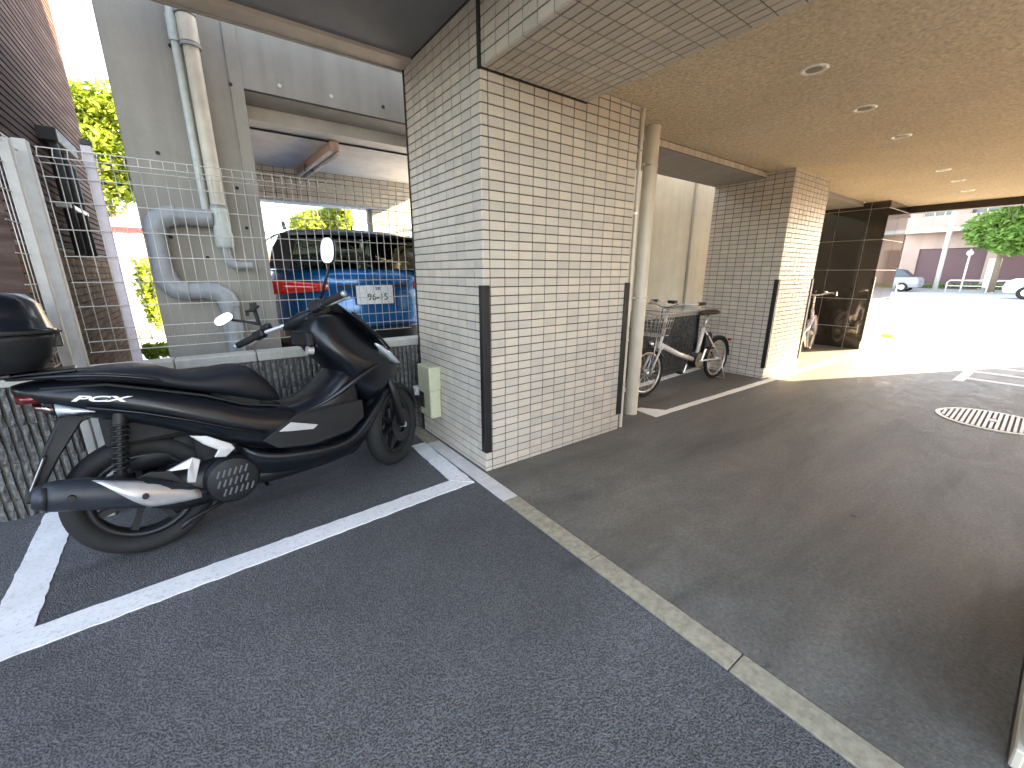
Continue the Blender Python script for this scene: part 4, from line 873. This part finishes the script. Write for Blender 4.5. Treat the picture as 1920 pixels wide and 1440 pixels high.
rw2 = obj('rear_window', MB().loft([[C3(x, y + abs(x) * .06, z) for x in (-.66 * k, -.33 * k, 0, .33 * k, .66 * k)] for z, y, k in ((zb, .035, 1.0), (1.39, .12, .93), (1.525, .21, .83))], cap=False, closed=False), M['tinted_glass'], car, smooth=True); rw2.modifiers.new('s', 'SOLIDIFY').thickness = .004
obj('windscreen', MB().prism([C3(-.72, 2.65, zb), C3(.72, 2.65, zb), C3(.6, 2.2, zt), C3(-.6, 2.2, zt)], Vector((0, .004, 0))), M['tinted_glass'], car)
obj('wiper', MB().tube([C3(0, .0, 1.26), C3(-.05, .04, 1.28), C3(-.32, .075, 1.32)], .008, 6), M['car_dark'], car)
obj('antenna', MB().tube([C3(0, .5, 1.60), C3(0, .46, 1.65)], [.012, .004], 6), M['car_dark'], car)
obj('garnish', MB().bb(C3(-.30, -.035, 1.075), C3(.32, .0, 1.10), .004), M['car_dark'], car)
npl = obj('licence_plate', MB().bb(C3(-.165, -.05, .93), C3(.165, -.036, 1.095), .003), M['plate_white'], car)
pm = lambda x, z, sx=1: basis(C3(x, -.0512, z), (sx, 0, 0), (0, 0, 1), (0, -1, 0))
for nm, body_, sz, x, z in (('plate_number', '\u00b796-15' if False else '96-15', .082, .022, .990), ('plate_mark', ':', .05, -.135, .99), ('plate_region', '530', .035, .03, 1.066)):
    text_mesh(nm, body_, sz, M['dark_print'], npl, pm(x, z), .0006, 0, .001)
    bpy.data.objects[-1] if False else None
text_mesh('badge', 'KICKS', .045, M['chrome'], car, basis(C3(.015, -.012, 1.155), (1.3, 0, 0), (0, 0, 1), (0, -1, .1)), .003)

# ------------------------------------------------------------------ bicycles
def spokes_ring(c, r, n=20, axis=(0, 1, 0)):
    m = MB()
    for k in range(n):
        a = 2 * math.pi * k / n; m.tube([Vector(c) + Vector((0, (-1) ** k * .02, 0)), Vector(c) + Vector((math.cos(a) * r, 0, math.sin(a) * r))], .0013, 3, cap=False)
    return m
def bicycle(loc, rz, label, frame_m, wheelbase=1.30, Rw=.245, steer=0, basket=True, mats=None, group=None):
    """front towards +x in local space, origin under the rear axle"""
    t = thing('bicycle', (0, 0, 0), label, 'bicycle', group)
    del t['_loc']; t.location = loc; t.rotation_euler = (0, R(0), rz)
    q = lambda n, mb, m, p=None, **k: obj(n, mb, m, p or t, world=False, **k)
    F = M[frame_m]; A = Vector((0, 0, Rw)); B = Vector((wheelbase, 0, Rw)); BB = Vector((.45, 0, .27)); ST_ = Vector((.34, 0, .62)); HT = Vector((wheelbase - .20, 0, .62)); HB = Vector((wheelbase - .15, 0, .50))
    cs, sn = math.cos(steer), math.sin(steer)
    def rot(p):
        p = Vector(p); d = p - HT; return HT + Vector((d.x * cs - d.y * sn, d.x * sn + d.y * cs, d.z))
    for nm, c, st in (('rear_wheel', A, 0), ('front_wheel', B, steer)):
        cc = c if nm == 'rear_wheel' else rot(c); ax = Vector((-math.sin(st), math.cos(st), 0))
        w = q(nm, MB().ring(cc, ax, Rw - .02, .02, 40, 8), M['black_rubber' if frame_m != 'bike_lilac' else 'tire_pale'], smooth=True)
        q('rim', MB().ring(cc, ax, Rw - .045, .012, 40, 6), M['bike_silver'], w, smooth=True)
        sp = spokes_ring((0, 0, 0), Rw - .045); sp.v = [tuple(Matrix.Rotation(st, 3, 'Z') @ Vector(v) + cc) for v in sp.v]
        q('spokes', sp, M['bike_silver'], w); tag(bpy.data.objects[w.children[-1].name], kind='stuff') if w.children else None
        q('hub', MB().cyl(cc - ax * .045, cc + ax * .045, .028 if nm == 'rear_wheel' else .035, 14), M['bike_silver'], w, smooth=True)
        fr = []
        for k in range(13):
            a = R((-10 if nm == 'front_wheel' else 20) + 160 * k / 12); d = Vector((math.cos(a), 0, math.sin(a))); d = Matrix.Rotation(st, 3, 'Z') @ d; c2 = cc + d * (Rw + .018)
            fr.append([c2 - ax * .028 - d * .014, c2 - ax * .02, c2 + ax * .02, c2 + ax * .028 - d * .014])
        o = q('mudguard', MB().loft(fr, cap=False, closed=False), M['black_metal' if frame_m == 'bike_white' else frame_m], smooth=True); o.modifiers.new('s', 'SOLIDIFY').thickness = .002
    q('frame', MB().tube([HB + Vector((0, 0, .02)), Vector((.80, 0, .38)), BB], .027, 12).tube([BB, ST_], .02, 10).tube([HB - Vector((-.02, 0, .05)), HT + Vector((-.01, 0, .04))], .022, 10)
      .tube([BB + Vector((0, .05, 0)), A + Vector((0, .06, 0))], .010, 8).tube([BB + Vector((0, -.05, 0)), A + Vector((0, -.06, 0))], .010, 8).tube([ST_ - Vector((0, -.02, .03)), A + Vector((0, .06, 0))], .009, 8).tube([ST_ - Vector((0, .02, .03)), A + Vector((0, -.06, 0))], .009, 8), F, smooth=True)
    q('fork', MB().tube([rot(HB + Vector((.015, .045, -.02))), rot(B + Vector((0, .05, 0)))], .011, 8).tube([rot(HB + Vector((.015, -.045, -.02))), rot(B + Vector((0, -.05, 0)))], .011, 8).tube([rot(HB + Vector((0, -.05, -.02))), rot(HB + Vector((0, .05, -.02)))], .012, 8), F, smooth=True)
    q('seat_post', MB().tube([ST_, Vector((.29, 0, .76))], .014, 10), M['bike_silver'], smooth=True)
    q('saddle', MB().loft([[Vector((s_, l * w, .79 + b)) for l, b in ((-1, -.005), (-.6, .02), (0, .026), (.6, .02), (1, -.005), (.7, -.03), (-.7, -.03))] for s_, w in ((.14, .05), (.17, .095), (.24, .10), (.32, .06), (.42, .022), (.44, .01))]), M['saddle_brown'], smooth=True, sub=1)
    q('battery', MB().bb((.20, -.035, .33), (.31, .035, .56), .015), M['black_metal']); bpy.context.view_layer.update
    q('stem', MB().tube([HT, rot(HT + Vector((-.05, 0, .26)))], .014, 10), M['bike_silver'], smooth=True)
    hb_ = [rot(HT + Vector(p)) for p in ((-.22, .27, .30), (-.12, .27, .30), (-.05, .17, .29), (-.03, .06, .26), (-.03, -.06, .26), (-.05, -.17, .29), (-.12, -.27, .30), (-.22, -.27, .30))]
    q('handlebar', MB().tube(hb_, .011, 8), M['bike_silver'], smooth=True)
    q('grip', MB().tube([hb_[0], hb_[1]], .016, 10), M['black_rubber'], smooth=True); q('grip', MB().tube([hb_[-1], hb_[-2]], .016, 10), M['black_rubber'], smooth=True)
    q('brake_lever', MB().tube([hb_[2], hb_[1] + Vector((.05, 0, -.02)), hb_[0] + Vector((.06, 0, -.04))], .006, 6).tube([hb_[-3], hb_[-2] + Vector((.05, 0, -.02)), hb_[-1] + Vector((.06, 0, -.04))], .006, 6), M['bike_silver'], smooth=True)
    q('controller', MB().box(rot(HT + Vector((-.06, .03, .31))), (.06, .08, .03), None, .006), M['black_metal'])
    q('bell', MB().lathe(rot(HT + Vector((-.07, -.13, .30))), (0, 0, 1), [(0, .025), (.018, .018), (.024, 0), (0, 0)], 14, closed=False), M['chrome'], smooth=True)
    q('cable', MB().tube([rot(HT + Vector((-.06, .1, .29))), rot(HT + Vector((.12, .06, .25))), rot(HT + Vector((.06, .02, .02))), HB], .004, 5), M['black_rubber'], smooth=True)
    q('crank', MB().lathe(BB + Vector((0, -.06, 0)), (0, 1, 0), [(.0, 0), (.075, 0), (.08, .006), (0, .008)], 24, closed=False).tube([BB + Vector((0, -.075, 0)), BB + Vector((.05, -.085, -.155))], .010, 6).tube([BB + Vector((0, .075, 0)), BB + Vector((-.05, .085, .155))], .010, 6), M['bike_silver'], smooth=True, auto=40)
    q('chain_guard', MB().tube([BB + Vector((.09, -.055, 0)), BB + Vector((0, -.055, .09)), A + Vector((0, -.055, .05)), A + Vector((-.04, -.055, 0)), A + Vector((0, -.055, -.045)), BB + Vector((0, -.055, -.085))], .008, 6, closed=True), M['black_metal'], smooth=True)
    q('motor', MB().cyl(BB + Vector((-.02, -.045, .0)), BB + Vector((-.02, .045, .0)), .085, 20), M['black_metal'], smooth=True, auto=40)
    q('pedal', MB().bb(BB + Vector((.01, -.16, -.17)), BB + Vector((.09, -.09, -.15)), .004), M['black_rubber']); q('pedal', MB().bb(BB + Vector((-.09, .09, .14)), BB + Vector((-.01, .16, .16)), .004), M['black_rubber'])
    q('stand', MB().tube([A + Vector((0, -.06, 0)), A + Vector((-.05, -.11, -Rw + .01)), A + Vector((-.05, .11, -Rw + .01)), A + Vector((0, .06, 0))], .009, 8), M['bike_silver'], smooth=True)
    q('reflector', MB().bb((-Rw - .03, -.02, .42), (-Rw - .015, .02, .45), .003), M['red_lens'])
    if basket:
        bk = MB(); x0 = HT.x + .08
        def wr(a, b, r=.003): bk.tube([rot(a), rot(b)], r, 5)
        for z, g_, r in ((.84, 0, .006), (.77, .012, .0025), (.70, .024, .0025), (.63, .036, .004)):
            c4 = [(x0 + g_, -.19 + g_, z), (x0 + .27 - g_, -.19 + g_, z), (x0 + .27 - g_, .19 - g_, z), (x0 + g_, .19 - g_, z)]
            for i in range(4): wr(c4[i], c4[(i + 1) % 4], r)
        for i in range(8):
            f = i / 7; y_ = -.19 + .38 * f; yb = -.154 + .308 * f; xa = x0 + .27 * f; xb = x0 + .036 + .198 * f
            wr((x0, y_, .84), (x0 + .036, yb, .63)); wr((x0 + .27, y_, .84), (x0 + .234, yb, .63)); wr((xa, -.19, .84), (xb, -.154, .63)); wr((xa, .19, .84), (xb, .154, .63)); wr((x0 + .036, yb, .63), (x0 + .234, yb, .63)); wr((xb, -.154, .63), (xb, .154, .63))
        q('basket', bk, M['basket_steel'], smooth=True)
        q('basket_stay', MB().tube([rot((x0 + .13, -.1, .63)), rot(B + Vector((0, -.055, 0)))], .005, 6).tube([rot((x0 + .13, .1, .63)), rot(B + Vector((0, .055, 0)))], .005, 6), M['bike_silver'], smooth=True)
        q('lamp', MB().lathe(rot(HB + Vector((.11, 0, .03))), (1, 0, 0), [(0, -.03), (.02, -.02), (.028, .02), (0, .025)], 14, closed=False), M['chrome'], smooth=True)
    return t
bicycle((4.72, 2.40, 0), R(180), 'white step-through electric bicycle with front basket between the two tiled pillars', 'bike_white', 1.30, .245, R(-4), True, group='bicycles in the bays')
bicycle((6.75, 2.42, 0), R(2), 'lilac grey bicycle half hidden beyond the second tiled pillar', 'bike_lilac', 1.05, .27, R(6), False, group='bicycles in the bays')

# ------------------------------------------------------------------ far street beyond the exit
def leaves(c, rad, n, size, seed, blobs=9, flat=.8):
    rr = random.Random(seed); m = MB(); cs2 = []
    for k in range(blobs):
        v = Vector((rr.gauss(0, 1), rr.gauss(0, 1), rr.gauss(0, 1))).normalized() * rr.uniform(.35, .8)
        cs2.append((Vector((c[0] + v.x * rad[0], c[1] + v.y * rad[1], c[2] + v.z * rad[2])), rr.uniform(.28, .5)))
    for k in range(n):
        cc, q = rr.choice(cs2); v = Vector((rr.gauss(0, 1), rr.gauss(0, 1), rr.gauss(0, 1))).normalized() * (rr.random() ** .4) * q
        p = cc + Vector((v.x * rad[0], v.y * rad[1], v.z * rad[2])); s = size * rr.uniform(.6, 1.4)
        a = Vector((rr.gauss(0, 1), rr.gauss(0, 1), rr.gauss(0, .6))).normalized(); b2 = a.cross(Vector((rr.gauss(0, 1), rr.gauss(0, 1), rr.gauss(0, 1)))).normalized()
        m.add([p - a * s, p - b2 * s * .45, p + a * s, p + b2 * s * .45], [(0, 1, 2, 3)])
    return m
def tree(loc, h, trunk_r, crown_c, rad, n, size, mat, label, seed, group=None):
    t = thing('tree', loc, label, 'tree', group); L_ = Vector(loc); rr = random.Random(seed)
    tr = MB().tube([L_, L_ + Vector((.1, .05, h * .3)), L_ + Vector((0, .1, h * .62))], [trunk_r, trunk_r * .8, trunk_r * .55], 10)
    top = L_ + Vector((0, .1, h * .6))
    for k in range(7):
        e = Vector(crown_c) + Vector((rr.uniform(-.6, .6) * rad[0], rr.uniform(-.6, .6) * rad[1], rr.uniform(-.3, .6) * rad[2])); tr.tube([top - Vector((0, 0, rr.uniform(0, h * .2))), top.lerp(e, .5) + Vector((0, 0, .1)), e], [trunk_r * .45, trunk_r * .25, trunk_r * .08], 6)
    obj('trunk', tr, M['bark'], t, smooth=True)
    tag(obj('crown', leaves(crown_c, rad, n, size, seed), M[mat], t), kind='stuff')
    return t
hs = thing('far_house', (43, 6, 0), 'pinkish two-storey building with maroon garage shutters across the street', 'building')
HX = 44
hw = MB()
def seg_wall(y0, y1, z0, z1, x=HX, d=.4): hw.bb((x, y0, z0), (x + d, y1, z1))
seg_wall(-12, 9.0, 2.95, 4.3); seg_wall(-12, 9.0, 6.6, 9)
for y0, y1 in ((8.05, 9.0), (4.05, 4.55), (-1.2, -.5), (-12, -6.0)): seg_wall(y0, y1, 0, 2.95)
for y0, y1 in ((8.3, 9.0), (5.9, 6.6), (2.6, 3.6), (-2, -1), (-12, -6)): seg_wall(y0, y1, 4.3, 6.6)
obj('wall', hw, M['house_pink'], hs); obj('end_wall', MB().bb((HX + .402, -12, -.2), (HX + 9, 9.0, 9)), M['house_pink'], hs)
obj('balcony_slab', MB().bb((HX - 1.1, -12, 4.05), (HX - .003, 9.0, 4.3)), M['house_white'], hs); obj('balcony_parapet', MB().bb((HX - 1.1, -12, 4.302), (HX - 1.0, 9.0, 5.15)), M['house_pink'], hs)
obj('eave', MB().bb((HX - 1.1, -12, 6.7), (HX - .003, 9.0, 6.9)), M['house_white'], hs)
for y0, y1 in ((4.56, 8.04), (-.49, 4.04), (-5.9, -1.21)):
    y = y0
    sh = obj('shutter', MB().bb((HX + .16, y0, 0), (HX + .2, y1, 2.94)), M['shutter_maroon'], hs)
    k = 0; z = .02
    while z < 2.9:
        obj('slat', MB().bb((HX + .135, y0, z), (HX + .158, y1, z + .17), .004), M['shutter_maroon'], sh); z += .18
for y0, y1 in ((6.62, 8.28), (3.62, 5.88), (-.9, 2.58)):
    w = obj('window', MB().bb((HX + .2, y0, 4.32), (HX + .25, y1, 6.58)), M['window_dark'], hs)
    for k in range(4): obj('frame', MB().bb((HX + .15, y0 + (y1 - y0) * k / 3 - .03, 4.32), (HX + .198, y0 + (y1 - y0) * k / 3 + .03, 6.58)), M['white_frame'], w)
wh = thing('white_house', (46, 12, 0), 'pale white house at the far left end of the street opening', 'building')
obj('wall', MB().bb((46, 9.8, -.1), (56, 20, 8)), M['house_white'], wh)
for y in (10.4, 12.4, 14.4):
    w = obj('window', MB().bb((45.96, y, 1.2), (45.995, y + 1.1, 2.4)), M['window_dark'], wh); obj('frame', MB().bb((45.93, y + .52, 1.2), (45.958, y + .58, 2.4)), M['white_frame'], w)
struct('pavement', MB().bb((40.5, -60, -.1), (43.99, 60, .12)), M['smooth_soffit'])
tag(obj('hedge', leaves((42.6, 1, .35), (.35, 9, .25), 5000, .07, 5, 60), M['leaf_green']), 'low strip of weeds along the far pavement', 'plants', kind='stuff')
tree((38.5, 3.4, .1), 6.0, .16, (38.5, 2.3, 4.1), (2.4, 3.7, 2.5), 11000, .16, 'leaf_green', 'green street tree on the right across the street', 21)
tree((40.3, 9.7, .1), 2.6, .08, (40.3, 9.6, 2.3), (.9, 1.1, .9), 2500, .10, 'leaf_yellow_green', 'small yellow-green tree at the left end of the street opening', 22)
# poles, sign, guard rail
def pole(name, x, y, h, r, mat, label, cat): return tag(obj(name, MB().cyl((x, y, 0), (x, y, h), r, 12), mat, smooth=True), label, cat)
pole('utility_pole', 40.8, 6.2, 9, .13, M['house_white'], 'tall pale utility pole before the garage shutters', 'pole')
sg = thing('sign_post', (39.8, 4.85, 0), 'thin white sign post with a small round sign seen edge on', 'sign')
obj('pole', MB().cyl((39.8, 4.85, 0), (39.8, 4.85, 2.7), .05, 10), M['white_frame'], sg, smooth=True); obj('sign_disc', MB().cyl((39.74, 4.85, 2.45), (39.78, 4.87, 2.45), .17, 20), M['white_frame'], sg)
gr = thing('guard_rail', (39.9, 4.5, 0), 'white tubular guard rail along the far kerb', 'guard rail')
for k in range(4):
    y0 = 5.55 - k * 2.1
    obj('hoop', MB().tube([(39.9, y0, 0), (39.9, y0, .62), (39.9, y0 - .12, .75), (39.9, y0 - 1.7, .75), (39.9, y0 - 1.82, .62), (39.9, y0 - 1.82, 0)], .045, 8).tube([(39.9, y0, .4), (39.9, y0 - 1.82, .4)], .03, 6), M['white_frame'], gr, smooth=True)
vb = thing('notice_board', (40.2, 3.8, 0), 'plain white upright board on the far pavement', 'board')
obj('board', MB().bb((40.2, 3.45, .3), (40.3, 4.0, 2.1), .02), M['white_frame'], vb); obj('leg', MB().bb((40.22, 3.5, 0), (40.28, 3.56, .3)), M['pole_grey'], vb); obj('leg', MB().bb((40.22, 3.9, 0), (40.28, 3.96, .3)), M['pole_grey'], vb)
def far_car(x, y, mat, label, rz=0):
    t = thing('street_car', (x, y, 0), label, 'car', 'cars across the street')
    def sl_(z, a, b, w): return [Vector((x + dx * w, y + (a if s_ else b) + 0 * dx, z)) for dx, s_ in ((-1, 1), (1, 1), (1, 0), (-1, 0))]
    obj('body', MB().loft([sl_(.28, -2.0, 2.0, .78), sl_(.5, -2.05, 2.08, .84), sl_(.8, -2.03, 2.0, .84), sl_(.95, -1.9, 1.75, .80)]), M[mat], t, bevel=.06)
    obj('cabin', MB().loft([sl_(.952, -1.6, 1.05, .74), sl_(1.42, -1.1, .25, .62), sl_(1.46, -.9, .1, .56)]), M['window_dark'], t, bevel=.03)
    obj('roof', MB().loft([sl_(1.462, -1.0, .2, .60), sl_(1.49, -.9, .1, .56)]), M[mat], t)
    for yy_ in (-1.25, 1.3):
        for sx in (-1, 1): w = obj('wheel', MB().lathe((x + sx * .76, y + yy_, .31), (1, 0, 0), [(.16, -.09), (.29, -.10), (.31, -.04), (.31, .04), (.29, .10), (.16, .09)], 24), M['black_rubber'], t, smooth=True); obj('rim', MB().cyl((x + sx * .70, y + yy_, .31), (x + sx * .84, y + yy_, .31), .18, 16), M['silver_rail'], w)
far_car(32.0, .35, 'car_white', 'white car cut by the right edge of the opening across the street')
far_car(38.5, 8.6, 'pole_grey', 'small grey car far away at the left end of the street opening')
# slender post with yellow base outside the exit
yp = thing('marker_post', (10.75, 2.16, 0), 'slender dark post with a yellow base just outside the exit', 'post')
obj('post', MB().cyl((10.75, 2.16, .03), (10.75, 2.16, 1.0), .012, 10), M['pole_grey'], yp); obj('base', MB().bb((10.62, 2.02, 0), (10.86, 2.2, .05), .01), M['yellow_base'], yp)

# ------------------------------------------------------------------ beyond the neighbour: garden, trees, wall
gw = thing('garden_wall', (-1.5, 12, 0), 'white garden wall with a thin red cap seen through the gap', 'wall')
obj('wall', MB().bb((-6, 12, 0), (1.2, 12.2, 2.02)), M['house_white'], gw); obj('cap', MB().bb((-6, 11.97, 2.022), (1.2, 12.23, 2.12)), M['red_trim'], gw); obj('ridge', MB().bb((-6, 12.0, 2.122), (1.2, 12.6, 2.3)), M['plaster_beige'], gw)
struct('far_yard', MB().bb((-12, 10.55, -.3), (24, 30, .01)), M['pale_road'])
tree((-1.6, 14.5, 0), 5.2, .15, (-1.5, 14.6, 4.2), (1.9, 1.2, 1.7), 14000, .085, 'leaf_yellow_green', 'bright yellow-green tree filling the gap between the buildings', 31)
tree((-3.4, 16, 0), 6, .16, (-3.2, 16, 4.4), (2.2, 1.5, 1.8), 7000, .11, 'leaf_yellow_green', 'second yellow-green tree farther back in the gap, mostly hidden', 33)
tree((3.1, 14, 0), 3.6, .12, (3.1, 14, 2.75), (1.0, .8, .75), 4000, .09, 'leaf_yellow_green', 'bright tree seen over the roof of the blue car', 32)
tag(obj('weeds', leaves((-.42, 4.6, .55), (.13, .22, .13), 500, .035, 8, 6), M['leaf_yellow_green']), 'small tuft of green weeds at the foot of the gap by the fence', 'weeds', kind='stuff')
tag(obj('ivy_tuft', leaves((-.75, 9, .9), (.15, .25, .9), 1200, .05, 9, 12), M['leaf_yellow_green']), 'narrow climbing greenery on the far white wall in the gap', 'climbing plant', kind='stuff')
